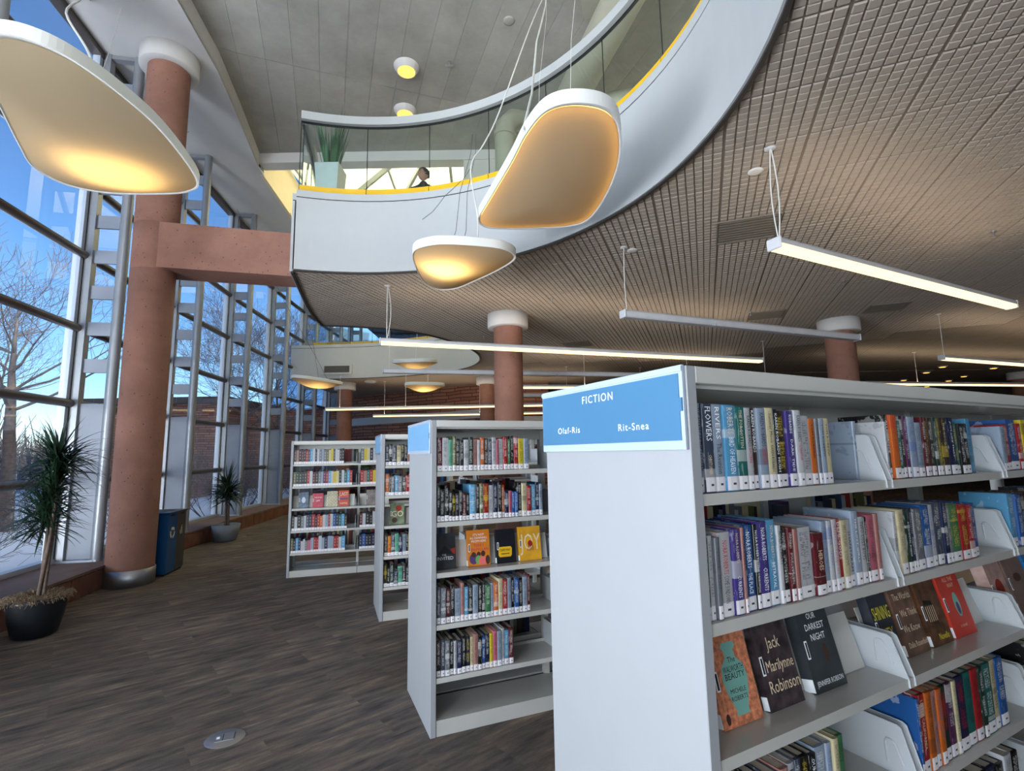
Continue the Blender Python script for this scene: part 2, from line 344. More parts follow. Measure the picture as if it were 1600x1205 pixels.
# ---------------------------------------------------------------- mesh helpers
class MB:
    def __init__(s): s.v = []; s.f = []; s.smooth = []
    def add(s, vs, fs, smooth=False):
        k = len(s.v); s.v += [tuple(v) for v in vs]; s.f += [tuple(i+k for i in f) for f in fs]; s.smooth += [smooth]*len(fs); return s
    def box(s, x0, x1, y0, y1, z0, z1):
        return s.add([(x0,y0,z0),(x1,y0,z0),(x1,y1,z0),(x0,y1,z0),(x0,y0,z1),(x1,y0,z1),(x1,y1,z1),(x0,y1,z1)],
                     [(0,3,2,1),(4,5,6,7),(0,1,5,4),(1,2,6,5),(2,3,7,6),(3,0,4,7)])
    def bbox(s, x0, x1, y0, y1, z0, z1, c=0.003):
        # box with chamfered vertical and horizontal edges
        bm = bmesh.new(); r = bmesh.ops.create_cube(bm, size=1)
        for v in bm.verts: v.co = ((x0+x1)/2+v.co.x*(x1-x0), (y0+y1)/2+v.co.y*(y1-y0), (z0+z1)/2+v.co.z*(z1-z0))
        bmesh.ops.bevel(bm, geom=bm.edges[:], offset=c, segments=1, affect='EDGES')
        bm.verts.index_update(); s.add([v.co[:] for v in bm.verts], [[v.index for v in f.verts] for f in bm.faces]); bm.free(); return s
    def obox(s, c, ux, uy, uz):
        c = Vector(c); ux = Vector(ux); uy = Vector(uy); uz = Vector(uz)
        P = [c+a*ux+b*uy+d*uz for a, b, d in ((-1,-1,-1),(1,-1,-1),(1,1,-1),(-1,1,-1),(-1,-1,1),(1,-1,1),(1,1,1),(-1,1,1))]
        return s.add(P, [(0,3,2,1),(4,5,6,7),(0,1,5,4),(1,2,6,5),(2,3,7,6),(3,0,4,7)])
    def beam(s, a, b, w, h):
        a = Vector(a); b = Vector(b); d = (b-a); L = d.length/2; d.normalize()
        sd = d.cross(Vector((0,0,1)));
        if sd.length < 1e-4: sd = Vector((1,0,0))
        sd.normalize(); u = sd.cross(d)
        return s.obox((a+b)/2, d*L, sd*w/2, u*h/2)
    def tube(s, pts, r, n=8, caps=True, smooth=True):
        pts = [Vector(p) for p in pts]; R = r if isinstance(r, (list, tuple)) else [r]*len(pts)
        vs = []; prev = None
        for i, p in enumerate(pts):
            d = (pts[min(i+1, len(pts)-1)]-pts[max(i-1, 0)]);
            if d.length < 1e-9: d = Vector((0,0,1))
            d.normalize()
            if prev is None:
                a = Vector((0,0,1)) if abs(d.z) < 0.9 else Vector((1,0,0)); u = d.cross(a).normalized()
            else: u = (prev - d*prev.dot(d)).normalized()
            prev = u; w = d.cross(u)
            for k in range(n):
                t = 2*PI*k/n; vs.append(p + (u*math.cos(t)+w*math.sin(t))*R[i])
        fs = [(i*n+k, i*n+(k+1)%n, (i+1)*n+(k+1)%n, (i+1)*n+k) for i in range(len(pts)-1) for k in range(n)]
        s.add(vs, fs, smooth)
        if caps:
            s.add(vs[:n], [tuple(reversed(range(n)))]); s.add(vs[-n:], [tuple(range(n))])
        return s
    def lathe(s, prof, n=32, c=(0,0,0), smooth=True):
        vs = [(c[0]+r*math.cos(2*PI*k/n), c[1]+r*math.sin(2*PI*k/n), c[2]+z) for r, z in prof for k in range(n)]
        fs = [(i*n+k, i*n+(k+1)%n, (i+1)*n+(k+1)%n, (i+1)*n+k) for i in range(len(prof)-1) for k in range(n)]
        return s.add(vs, fs, smooth)
    def prism(s, poly, z0, z1, bottom=True, top=True, sides=True):
        n = len(poly); vs = [(p[0], p[1], z0) for p in poly]+[(p[0], p[1], z1) for p in poly]
        fs = []
        tri = tessellate_polygon([[Vector((p[0], p[1], 0)) for p in poly]])
        if bottom: fs += [tuple(t) for t in tri]
        if top: fs += [tuple(i+n for i in reversed(t)) for t in tri]
        if sides: fs += [(i, (i+1)%n, (i+1)%n+n, i+n) for i in range(n)]
        return s.add(vs, fs)
    def strip(s, poly, z0, z1, th, closed=False):
        """a wall of thickness th standing on a polyline (to its left side)"""
        n = len(poly); P = [Vector((p[0], p[1])) for p in poly]; off = []
        for i in range(n):
            a = P[(i-1) % n if closed else max(i-1, 0)]; b = P[(i+1) % n if closed else min(i+1, n-1)]
            d = (b-a).normalized(); off.append(P[i]+Vector((-d.y, d.x))*th)
        vs = [(p.x, p.y, z0) for p in P]+[(p.x, p.y, z1) for p in P]+[(p.x, p.y, z1) for p in off]+[(p.x, p.y, z0) for p in off]
        fs = []
        for i in range(n if closed else n-1):
            j = (i+1) % n
            for a in range(4):
                b = (a+1) % 4; fs.append((a*n+i, a*n+j, b*n+j, b*n+i))
        if not closed: fs += [(0, n, 2*n, 3*n), (n-1, 2*n-1, 3*n-1, 4*n-1)]
        return s.add(vs, fs)
    def mesh(s, name, fixn=True):
        me = bpy.data.meshes.new(name); me.from_pydata(s.v, [], s.f); me.update()
        me.polygons.foreach_set('use_smooth', s.smooth)
        if fixn:
            bm = bmesh.new(); bm.from_mesh(me); bmesh.ops.recalc_face_normals(bm, faces=bm.faces); bm.to_mesh(me); bm.free()
        return me
def link(name, me, mat, parent=None, world=False, loc=None, rotz=None):
    if mat and not me.materials: me.materials.append(MATS[mat])
    o = bpy.data.objects.new(name, me); COL.objects.link(o)
    if loc is not None: o.location = loc
    if rotz is not None: o.rotation_euler = (0, 0, rotz)
    if parent is not None:
        o.parent = parent
        if world: o.matrix_parent_inverse = PINV(parent)
    return o
def WM(o):
    b = o.matrix_basis
    return b if o.parent is None else WM(o.parent) @ o.matrix_parent_inverse @ b
def PINV(p): return WM(p).inverted()
def ob(name, mb, mat, parent=None, world=False, loc=None, rotz=None, fixn=True):
    return link(name, mb.mesh(name, fixn), mat, parent, world, loc, rotz)
def tag(o, label, cat, group=None, kind=None):
    if label: o['label'] = label
    if cat: o['category'] = cat
    if group: o['group'] = group
    if kind: o['kind'] = kind
    return o
def struct(o): o['kind'] = 'structure'; return o
def thing(name, label, cat, loc=(0,0,0), rotz=0, group=None):
    o = bpy.data.objects.new(name, None); COL.objects.link(o); o.location = loc; o.rotation_euler = (0, 0, rotz); o.empty_display_size = 0.1
    return tag(o, label, cat, group)
def catmull(P, k=8, closed=True):
    n = len(P); out = []
    for i in range(n if closed else n-1):
        p0 = P[(i-1) % n] if closed or i > 0 else P[0]; p1 = P[i]; p2 = P[(i+1) % n]; p3 = P[(i+2) % n] if closed or i+2 < n else P[-1]
        for j in range(k):
            t = j/k; t2 = t*t; t3 = t2*t
            out.append(tuple(0.5*((2*p1[a])+(-p0[a]+p2[a])*t+(2*p0[a]-5*p1[a]+4*p2[a]-p3[a])*t2+(-p0[a]+3*p1[a]-3*p2[a]+p3[a])*t3) for a in range(len(p1))))
    if not closed: out.append(tuple(P[-1]))
    return out
def polar(c, r, deg): return (c[0]+r*math.cos(math.radians(deg)), c[1]+r*math.sin(math.radians(deg)))
def textmesh(s, size, align='CENTER', spacing=1.0, res=2, depth=0.0, xscale=1.0):
    cu = bpy.data.curves.new('lettering', 'FONT'); cu.body = s; cu.size = size; cu.align_x = align; cu.align_y = 'CENTER'; cu.resolution_u = res; cu.space_character = spacing; cu.extrude = depth
    o = bpy.data.objects.new('tmp', cu); COL.objects.link(o)
    dg = bpy.context.evaluated_depsgraph_get(); dg.update()
    me = bpy.data.meshes.new_from_object(o.evaluated_get(dg)); me.materials.clear()
    bpy.data.objects.remove(o); bpy.data.curves.remove(cu)
    for v in me.vertices: v.co.x *= xscale
    return me
def textsize(me):
    xs = [v.co.x for v in me.vertices]; ys = [v.co.y for v in me.vertices]
    return (max(xs)-min(xs), max(ys)-min(ys)) if xs else (1, 1)
def placetext(me, origin, ex, ey):
    """lay a text mesh out with its x along ex and y along ey"""
    ex = Vector(ex); ey = Vector(ey); o = Vector(origin)
    for v in me.vertices: v.co = o+ex*v.co.x+ey*v.co.y
    return me
# ================================================================ SETTING
ZS = 4.30           # soffit under the upper floor
ZF = 5.45           # top of its fascia
CA = (-1.87, 3.32); RA = 3.58
arc1 = [polar(CA, RA, 108.5-k*(225.0/72)) for k in range(73)]          # clockwise round the void
rim2 = catmull([(-3.78,9.78),(-3.1,9.95),(-2.45,10.22),(-1.85,10.72),(-1.35,11.5),(-1.0,12.4),(-0.86,13.3),(-0.95,14.2),(-1.4,15.1),(-2.2,15.8),(-3.2,16.3),(-4.3,16.62),(-5.5,16.78),(-7.5,16.85)], 5, closed=False)
glassline = [(-2.9,-5.6),(-3.85,-3.1),(-4.55,-0.6),(-5.2,2.0),(-5.73,4.62),(-6.25,7.17),(-6.73,9.8),(-7.11,12.45),(-7.35,15.15),(-7.48,17.85),(-7.53,20.55),(-7.53,23.25)]
left_edge = [(-3.78,9.78),(-3.70,9.2),(-3.52,8.4),(-3.3,7.6),(-3.10,6.85)]
# floor
floor_poly = [(-3.3,-8.9)]+glassline+[(-7.53,30),(32,30),(32,-8.9)]
struct(ob('floor', MB().prism(floor_poly, -0.3, 0.0), 'carpet'))
# soffit (lower ceiling)
soffit_poly = [(-3.3,-8.9),(-3.55,-4.5)]+[(p[0],p[1]) for p in reversed(arc1)]+list(reversed(left_edge))[1:-1]+rim2[:-1]+[(-7.48,16.85),(-7.53,23.2),(-7.53,30),(32,30),(32,-8.9)]
sof = struct(ob('ceiling', MB().prism(soffit_poly, ZS, ZS+0.12), 'tile_back'))
# upper floor deck
struct(ob('upper_floor', MB().prism(soffit_poly, ZF-0.16, ZF-0.1), 'soffit_white'))

# ceiling tiles: square tiles with eight by eight raised pads
TA = math.radians(-20.7); TU = Vector((math.cos(TA), math.sin(TA))); TV = Vector((-TU.y, TU.x)); TO = Vector((2.28, 3.27)); TS = 0.66
def pad(mb, x0, x1, y0, y1, h=0.011, ins=0.005, full=True):
    a = [(x0,y0,0),(x1,y0,0),(x1,y1,0),(x0,y1,0)]; b = [(x0+ins,y0+ins,-h),(x1-ins,y0+ins,-h),(x1-ins,y1-ins,-h),(x0+ins,y1-ins,-h)]
    if full: mb.add(a+b, [(4,7,6,5),(0,4,5,1),(1,5,6,2),(2,6,7,3),(3,7,4,0)])
    else: mb.add(b, [(0,3,2,1)])
def inside(x, y, poly):
    c = False; n = len(poly); j = n-1
    for i in range(n):
        xi, yi = poly[i][0], poly[i][1]; xj, yj = poly[j][0], poly[j][1]
        if (yi > y) != (yj > y) and x < (xj-xi)*(y-yi)/(yj-yi)+xi: c = not c
        j = i
    return c
edgepts = arc1+left_edge+rim2
def snap(x, y):
    best = None
    for L in (arc1, left_edge, rim2):
        for a, b in zip(L, L[1:]):
            ax, ay = a[0], a[1]; dx, dy = b[0]-ax, b[1]-ay; q = dx*dx+dy*dy
            if q < 1e-9: continue
            t = max(0, min(1, ((x-ax)*dx+(y-ay)*dy)/q)); px, py = ax+t*dx, ay+t*dy; d = (px-x)**2+(py-y)**2
            if best is None or d < best[0]: best = (d, px, py)
    return best[1], best[2]
C8 = (TS-0.014)/8
cells = []
for i in range(8):
    for j in range(8):
        x0 = 0.007+i*C8; y0 = 0.007+j*C8
        cells.append((x0+0.0050, x0+C8-0.0050, y0+0.0048, y0+C8-0.0048))
mbt = MB()
for c in cells: pad(mbt, *c)
tile_me = mbt.mesh('ceiling_tile', False); tile_me.materials.append(MATS['tile_taupe'])
column_spots = [(-0.06,9.31,0.27,ZS),(6.75,10.15,0.27,ZS),(-6.02,18.0,0.26,ZS),(-0.86,17.15,0.25,ZS),(18.6,18.2,0.3,ZS)]
fittings = [(2.38,5.52,3.24,5.9)]
tiles = []
for iu in range(-14, 40):
    for iv in range(-10, 34):
        o = TO+TU*(iu*TS)+TV*(iv*TS); c = o+TU*TS/2+TV*TS/2
        if c.y < 1.6 or c.y > 17.2 or c.x < -4.6 or c.x > 17 or c.x > c.y*1.25+2.2: continue
        cor = [o, o+TU*TS, o+TU*TS+TV*TS, o+TV*TS]
        ins = [inside(q.x, q.y, soffit_poly) for q in cor]
        if not any(ins): continue
        near_edge = not all(ins) or min((q[0]-c.x)**2+(q[1]-c.y)**2 for q in edgepts) < 0.55**2
        tiles.append((c.length, o, near_edge))
tiles.sort(key=lambda t: t[0])
rest = MB()
for k, (d, o, near_edge) in enumerate(tiles):
    single = k < 300
    if single and not near_edge:
        link('ceiling_tile', tile_me, None, sof, loc=(o.x, o.y, ZS), rotz=TA); continue
    m = MB() if single else rest
    for (x0, x1, y0, y1) in cells:
        q = [o+TU*x+TV*y for x, y in ((x0,y0),(x1,y0),(x1,y1),(x0,y1))]
        if near_edge:
            fl = [inside(p.x, p.y, soffit_poly) for p in q]
            if not any(fl): continue
            q = [p if f else Vector(snap(p.x, p.y)) for p, f in zip(q, fl)]
        cc = sum(q, Vector((0,0)))/4
        lo = [cc+(p-cc)*0.88 for p in q]
        vs = [(p.x-(o.x if single else 0), p.y-(o.y if single else 0), 0 if single else ZS) for p in q]
        lv = [(p.x-(o.x if single else 0), p.y-(o.y if single else 0), (0 if single else ZS)-0.011) for p in lo]
        if single: m.add(vs+lv, [(4,7,6,5),(0,4,5,1),(1,5,6,2),(2,6,7,3),(3,7,4,0)])
        else: m.add(lv, [(0,3,2,1)])
    if single and m.v: ob('ceiling_tile', m, 'tile_taupe', sof, loc=(o.x, o.y, ZS), fixn=False)
o = ob('ceiling_tile_field', rest, 'tile_taupe', sof, fixn=False); o['kind'] = 'stuff'
# smooth far soffit beyond the second void
struct(ob('ceiling_far', MB().prism([(-7.5,16.9),(-5.5,16.83),(-4.3,16.67),(-3.2,16.35),(-2.2,15.9),(1.2,17.3),(1.4,30),(-7.5,30)], ZS-0.012, ZS-0.002), 'far_soffit'))
struct(ob('ceiling_far', MB().prism([(1.2,17.3),(17,17.3),(22,14.0),(32,14.0),(32,30),(1.4,30)], ZS-0.012, ZS-0.002), 'far_soffit'))

# fascias round the two voids
def offset_line(L, d):
    out = []
    for i in range(len(L)):
        a = Vector(L[max(i-1,0)][:2]); b = Vector(L[min(i+1,len(L)-1)][:2]); t = (b-a).normalized(); out.append((L[i][0]-t.y*d, L[i][1]+t.x*d))
    return out
edge1 = list(reversed(arc1)) + list(reversed(left_edge))[1:-1]      # going round with the deck on the left... 
def fascia(line, th, nm):
    line = offset_line(line, -0.022 if th > 0 else 0.022)
    f = struct(ob(nm, MB().strip(line, ZS-0.02, ZF-0.115, th), 'fascia_white'))
    ob('fascia_reveal', MB().strip(offset_line(line, th*0.25), ZF-0.115, ZF-0.10, th*0.6), 'black', f)
    ob('fascia_cap', MB().strip(line, ZF-0.10, ZF, th*3.8), 'fascia_white', f)
    ob('fascia_edge', MB().strip(offset_line(line, th*0.5), ZS-0.04, ZS-0.012, 0.035 if th > 0 else -0.035), 'dark_trim', f)
    return f
# deck lies on the outside of the circle: offset to the left when walking clockwise
fascia(arc1, 0.035, 'trim_1')
fascia([(-3.08,6.80),(-3.3,7.6),(-3.52,8.4),(-3.70,9.2),(-3.78,9.78)], -0.035, 'trim_2')
fascia(rim2, -0.035, 'trim_3')

def balustrade(angles_pts, label, rail_z=6.56):
    """angles_pts: list of polylines, one per glass pane"""
    root = thing('glass_balustrade', label, 'balustrade', (angles_pts[0][0][0], angles_pts[0][0][1], ZF))
    allp = [angles_pts[0][0]]
    for p in angles_pts:
        allp += p[1:]
        L = p[:]
        a = Vector(L[0]); b = Vector(L[1]); L[0] = tuple(a+(b-a).normalized()*0.006)
        a = Vector(L[-1]); b = Vector(L[-2]); L[-1] = tuple(a+(b-a).normalized()*0.006)
        ob('glass_pane', MB().strip(L, ZF+0.02, rail_z+0.01, 0.012), 'rail_glass', root, world=True)
        ob('base_shoe', MB().strip(L, ZF-0.005, ZF+0.10, -0.03), 'yellow', root, world=True)
        ob('pane_joint', MB().tube([(*p[0], ZF+0.0), (*p[0], rail_z)], 0.006, 6), 'black', root, world=True)
    ob('handrail', MB().strip(allp, rail_z, rail_z+0.125, -0.06), 'fascia_white', root, world=True)
    ob('rail_gasket', MB().strip(allp, rail_z-0.02, rail_z+0.001, 0.03), 'black', root, world=True)
    return root
RB = RA+0.05
panes = []
ang = 108.2
while ang > -110:
    panes.append([polar(CA, RB, ang-14.8*k/6) for k in range(7)]); ang -= 14.8
balustrade(panes, 'curved glass balustrade with white handrail round the nearer open void')
side = [(-3.00,6.86),(-3.20,7.65),(-3.42,8.45),(-3.60,9.2),(-3.68,9.8)]
balustrade([[side[i], side[i+1]] for i in range(4)], 'straight glass balustrade on the balcony side facing the window wall')
far_line = rim2[36:]
farb = offset_line(far_line, -0.06)
balustrade([farb[i:i+4] for i in range(0, len(farb)-3, 3)], 'glass balustrade with yellow base on the far curved balcony')

# concrete roof slab with board-marked panels, strip soffit along the glass
strip_edge = [(-3.0,-9),(-3.6,-4),(-3.95,0),(-4.25,3.0),(-4.45,5.6),(-4.74,7.49),(-5.06,8.77),(-5.48,10.32),(-5.78,12.64),(-6.0,15),(-6.1,24)]
roof = struct(ob('ceiling_upper', MB().prism([(-3.0,-9),(32,-9),(32,10.35),(-5.45,10.35)]+[(p[0],p[1]) for p in reversed(strip_edge[1:7])], 8.37, 8.6), 'concrete'))
BW = 0.43; BL = 3.6
def strip_x(y):
    for a, b in zip(strip_edge, strip_edge[1:]):
        if a[1] <= y <= b[1]: return a[0]+(b[0]-a[0])*(y-a[1])/(b[1]-a[1])
    return -3.0
bu = Vector((0.94, 0.342)).normalized(); bv = Vector((-bu.y, bu.x)); b0 = Vector((-2.45, 8.27))
def clip_y(P, ymax):
    out = []
    for p, q in zip(P, P[1:]+P[:1]):
        if p[1] <= ymax: out.append(p)
        if (p[1] <= ymax) != (q[1] <= ymax):
            t = (ymax-p[1])/(q[1]-p[1]); out.append((p[0]+(q[0]-p[0])*t, ymax))
    return out
for iu in range(-14, 22):
    for iv in range(-3, 2):
        q = [b0+bu*(iu*BW+a_)+bv*(iv*BL+b_) for a_, b_ in ((0.0019,0.005),(BW-0.0019,0.005),(BW-0.0019,BL-0.005),(0.0019,BL-0.005))]
        q = [(p.x, p.y) for p in q]
        if all(p[0] < strip_x(p[1])+0.02 for p in q) or all(p[1] > 10.33 for p in q) or all(p[1] < -3 for p in q) or all(p[0] > 9 for p in q): continue
        q = clip_y(q, 10.33)
        if len(q) < 3: continue
        q = [(max(p[0], strip_x(p[1])), p[1]) for p in q]
        ob('concrete_panel', MB().prism(q, 8.35-random.uniform(0, 0.003), 8.372, top=False), 'concrete', roof, fixn=False)
struct(ob('ceiling_strip', MB().prism([(-7.6,24)]+list(reversed([(p[0]-0.12, p[1]) for p in glassline]))+[(-3.3,-9)]+strip_edge, 8.0, 8.04), 'soffit_white'))
struct(ob('trim_4', MB().strip(strip_edge[:8], 7.985, 8.42, 0.05), 'soffit_white'))
struct(ob('trim_5', MB().strip([(-5.5,10.33),(32,10.33)], 8.12, 8.42, 0.3), 'soffit_white'))
# skylight over the second void: upstand, frame bars and translucent panes
U = [(-5.52,10.62),(1.8,10.62),(1.8,19.5),(-5.9,19.5)]
struct(ob('trim_6', MB().strip([(-5.9,19.5),(1.8,19.5),(1.8,10.62)], 7.9, 9.15, 0.08), 'cream'))
struct(ob('trim_6', MB().strip([(-5.52,10.62),(-5.85,13.5),(-6.02,19.5)], 7.99, 9.15, 0.08), 'cream'))
sky = struct(ob('window_skylight', MB().strip([(-5.5,10.64),(1.8,10.64),(1.8,19.5),(-5.9,19.5)], 9.1, 9.2, 0.08, closed=True), 'frame_pale'))
apex = Vector((-2.0, 15.0, 12.4)); base = [Vector((x, y, 9.15)) for x, y in ((-5.9,10.35),(-2.0,10.35),(1.9,10.35),(1.8,15),(1.8,19.5),(-2.0,19.5),(-5.9,19.5),(-5.7,15))]
for i in range(8):
    a, b = base[i], base[(i+1) % 8]
    ob('skylight_bar', MB().beam(a, apex, 0.10, 0.16), 'grey_tube', sky)
    for t0, t1 in ((0, 0.5), (0.5, 1)):
        p = [a.lerp(apex, t0), b.lerp(apex, t0), b.lerp(apex, t1), a.lerp(apex, t1)]
        m = MB(); m.add([v+Vector((0,0,0.09)) for v in p]+[v+Vector((0,0,0.12)) for v in p], [(0,1,2,3),(7,6,5,4),(0,4,5,1),(1,5,6,2),(2,6,7,3),(3,7,4,0)])
        ob('skylight_pane', m, 'skylight_pane', sky)
    ob('skylight_bar', MB().beam(a.lerp(apex, 0.5), b.lerp(apex, 0.5), 0.06, 0.08), 'grey_tube', sky)
# outer roof covering and remaining walls
struct(ob('roof', MB().prism([(-3.0,-9.2),(33,-9.2),(33,10.6),(-6.75,10.6)]+[(p[0]+0.1,p[1]) for p in reversed(glassline[1:7])], 8.62, 9.4), 'roof_dark'))
struct(ob('roof', MB().prism([(1.95,10.6),(33,10.6),(33,31),(1.95,31)], 8.3, 9.4), 'roof_dark'))
struct(ob('roof', MB().prism([(-7.55,19.65),(1.95,19.65),(1.95,31),(-7.55,31)], 8.3, 9.4), 'roof_dark'))
struct(ob('roof', MB().prism([(-6.8,10.6),(-5.68,10.6),(-6.02,13.5),(-6.16,19.65),(-7.5,19.65),(-7.4,16)], 8.3, 8.7), 'roof_dark'))
struct(ob('wall_right', MB().box(32, 32.3, -9, 30.3, -0.3, 8.6), 'soffit_white'))
struct(ob('wall_front', MB().box(-7.6, 32.3, 30, 30.3, -0.3, 8.6), 'soffit_white'))
struct(ob('wall_back', MB().box(8, 32.3, -9.2, -8.9, -0.3, 8.6), 'soffit_white'))
# rough sandstone wall at the far end with its pale bulkhead
sw = struct(ob('wall_stone', MB().strip([(-7.6,22.85),(-1.0,18.62)], 0, ZS, 0.3), 'sandstone'))
ob('wall_return', MB().strip([(-1.0,18.62),(1.35,18.62),(1.5,30)], 0, ZS, 0.3), 'sandstone', sw)
struct(ob('trim_7', MB().strip([(-7.3,22.55),(-1.1,18.57)], 3.0, 3.32, 0.03), 'fascia_white'))
struct(ob('trim_7', MB().box(-0.9, 1.3, 18.45, 18.6, 2.72, 3.02), 'fascia_white'))
struct(ob('trim_8', MB().box(14.5, 25, 27.0, 27.3, 3.75, ZS), 'fascia_white'))

# ---- window wall
spots = glassline[1:]
def outer(i):
    p = Vector(spots[i]); a = Vector(spots[max(i-1,0)]); b = Vector(spots[min(i+1,len(spots)-1)]); d = (b-a).normalized(); nrm = Vector((d.y, -d.x))
    return p, nrm, d
ZR = [1.40, 2.50, 3.60, 4.70, 5.80, 6.90]
for i in range(len(spots)-1):
    a, na, da = outer(i); b, nb_, db = outer(i+1)
    g0 = a-na*0.10; g1 = b-nb_*0.10
    near = 3 <= i <= 9
    win = struct(ob('window_%d' % (i+1), MB().beam((*g0, 0.33), (*g1, 0.33), 0.12, 0.07), 'frame_pale'))
    ob('head_frame', MB().beam((*g0, 7.95), (*g1, 7.95), 0.14, 0.10), 'rail_bronze', win)
    lv = [0.36]+ZR+[7.92]
    for k in range(len(lv)-1):
        u = (g1-g0).normalized()
        m = MB().obox(((g0.x+g1.x)/2, (g0.y+g1.y)/2, (lv[k]+lv[k+1])/2), (*(g1-g0)*0.5, 0), (*(Vector((-u.y, u.x))*0.005), 0), (0, 0, (lv[k+1]-lv[k])/2-0.002))
        ob('window_pane', m, 'window_glass', win)
    for z in ZR:
        ob('window_rail', MB().tube([(*(g0+na*0.06), z), (*(g1+nb_*0.06), z)], 0.058, 10), 'rail_bronze', win)
        ob('rail_frame', MB().beam((*g0, z), (*g1, z), 0.03, 0.06), 'frame_pale', win)
    # ladder mullion at the end b
    for s in (1,):
        p, nn, dd = outer(i+1)
        gl = p-nn*0.10; inn = p+nn*0.0; out = p+nn*0.43
        ob('mullion_frame', MB().obox((*(gl-dd*0.10), 4.15), (*(dd*0.035), 0), (*(nn*0.05), 0), (0, 0, 3.85)), 'frame_pale', win)
        ob('mullion_frame', MB().obox((*(gl+dd*0.06), 4.15), (*(dd*0.03), 0), (*(nn*0.05), 0), (0, 0, 3.85)), 'frame_pale', win)
        ob('mullion_gasket', MB().obox((*(gl-dd*0.02), 4.15), (*(dd*0.045), 0), (*(nn*0.06), 0), (0, 0, 3.85)), 'black', win)
        ob('inner_tube', MB().obox((*inn, 4.15), (*(dd*0.06), 0), (*(nn*0.055), 0), (0, 0, 3.85)), 'grey_tube', win)
        ob('outer_tube', MB().tube([(*out, 0.30), (*out, 8.0)], 0.072, 14), 'grey_tube', win)
        mid = (inn+out)/2; hw = 0.185
        ob('lower_panel', MB().obox((*mid, 1.42), (*(nn*hw), 0), (*(dd*0.012), 0), (0, 0, 1.08)), 'rung_grey', win)
        ob('foot_plate', MB().obox((*mid, 0.315), (*(nn*0.25), 0), (*(dd*0.07), 0), (0, 0, 0.018)), 'frame_pale', win)
        z = 3.05
        while z < 7.9:
            ob('rung', MB().obox((*mid, z), (*(nn*hw), 0), (*(dd*0.02), 0), (0, 0, 0.10)), 'rung_grey', win); z += 0.55
        ob('head_plate', MB().obox((*mid, 7.96), (*(nn*0.25), 0), (*(dd*0.05), 0), (0, 0, 0.03)), 'grey_tube', win)
# stone curb under the glass
curb_front = [(-3.4,-2.6),(-4.2,1.0),(-4.95,4.3),(-5.5,7.0),(-6.2,9.8),(-6.5,12.3),(-6.72,15.0),(-6.86,17.9),(-6.92,22.2)]
cf = []
for a, b in zip(curb_front, curb_front[1:]):
    L = (Vector(b)-Vector(a)).length; n = max(1, round(L/0.62))
    cf += [tuple(Vector(a).lerp(Vector(b), k/n)) for k in range(n)]
cf.append(curb_front[-1])
back = [(p[0]-0.2, p[1]) for p in glassline[1:]]
curb = struct(ob('trim_9', MB().prism([(p[0]-0.03, p[1]) for p in cf]+list(reversed(back)), 0.0, 0.272), 'curb_stone'))
ob('curb_capping', MB().prism([(p[0]+0.015, p[1]) for p in cf]+list(reversed(back)), 0.272, 0.305), 'curb_top', curb)
for a, b in zip(cf, cf[1:]):
    a = Vector(a); b = Vector(b); d = (b-a).normalized(); n = Vector((d.y, -d.x)); j = random.uniform(-0.004, 0.006)
    m = MB().obox((*((a+b)/2-n*(0.02-j)), 0.134), (*((b-a)/2-d*0.011), 0), (*(n*0.03), 0), (0, 0, 0.128))
    ob('curb_block', m, 'curb_stone', curb)

# ---- columns
def column(x, y, r, ztop, label, zbase=0.0, ring=True, joints=()):
    t = thing('column', label, 'column', (x, y, zbase)); t['kind'] = 'structure'; t['group'] = 'round red concrete columns'
    prof = [(r, 0.2), (r, ztop-zbase)]
    cuts = sorted(joints); pr = [(r, 0.2)]
    for c in cuts: pr += [(r, c-0.008), (r-0.010, c-0.004), (r-0.010, c+0.004), (r, c+0.008)]
    pr.append((r, ztop-zbase))
    ob('shaft', MB().lathe(pr, 48), 'red_concrete', t)
    ob('base_band', MB().lathe([(r+0.004, 0.0), (r+0.014, 0.004), (r+0.014, 0.215), (r+0.002, 0.22)], 48), 'steel', t)
    h = ztop-zbase
    ob('capital_ring', MB().lathe([(r-0.02, h-0.27), (r+0.11, h-0.27), (r+0.115, h-0.262), (r+0.115, h-0.002), (r, h-0.001)], 48), 'soffit_white', t)
    return t
column(-5.31, 7.2, 0.285, 8.0, 'tall red concrete column beside the window wall, beam joining it', joints=(4.44, 5.15))
column(*column_spots[0][:3], ZS, 'red concrete column with white ring behind the second bookcase')
column(*column_spots[1][:3], ZS, 'red concrete column rising behind the nearest bookcase, dark unlit pendant crossing it')
column(*column_spots[2][:3], ZS, 'slim distant red column under the far balcony near the windows')
column(*column_spots[3][:3], ZS, 'distant red column in front of the stone wall')
column(*column_spots[4][:3], ZS, 'distant dark red column on the far side of the room')
bd = Vector((1.85, 0.50)).normalized(); bn = Vector((-bd.y, bd.x))
bc = Vector((-5.31, 7.2)); c0 = bc+bd*0.02; c1 = bc+bd*2.75
struct(ob('beam', MB().obox((*((c0+c1)/2+bn*0.02), 4.80), (*((c1-c0)/2), 0), (*(bn*0.276), 0), (0, 0, 0.345)), 'red_concrete'))

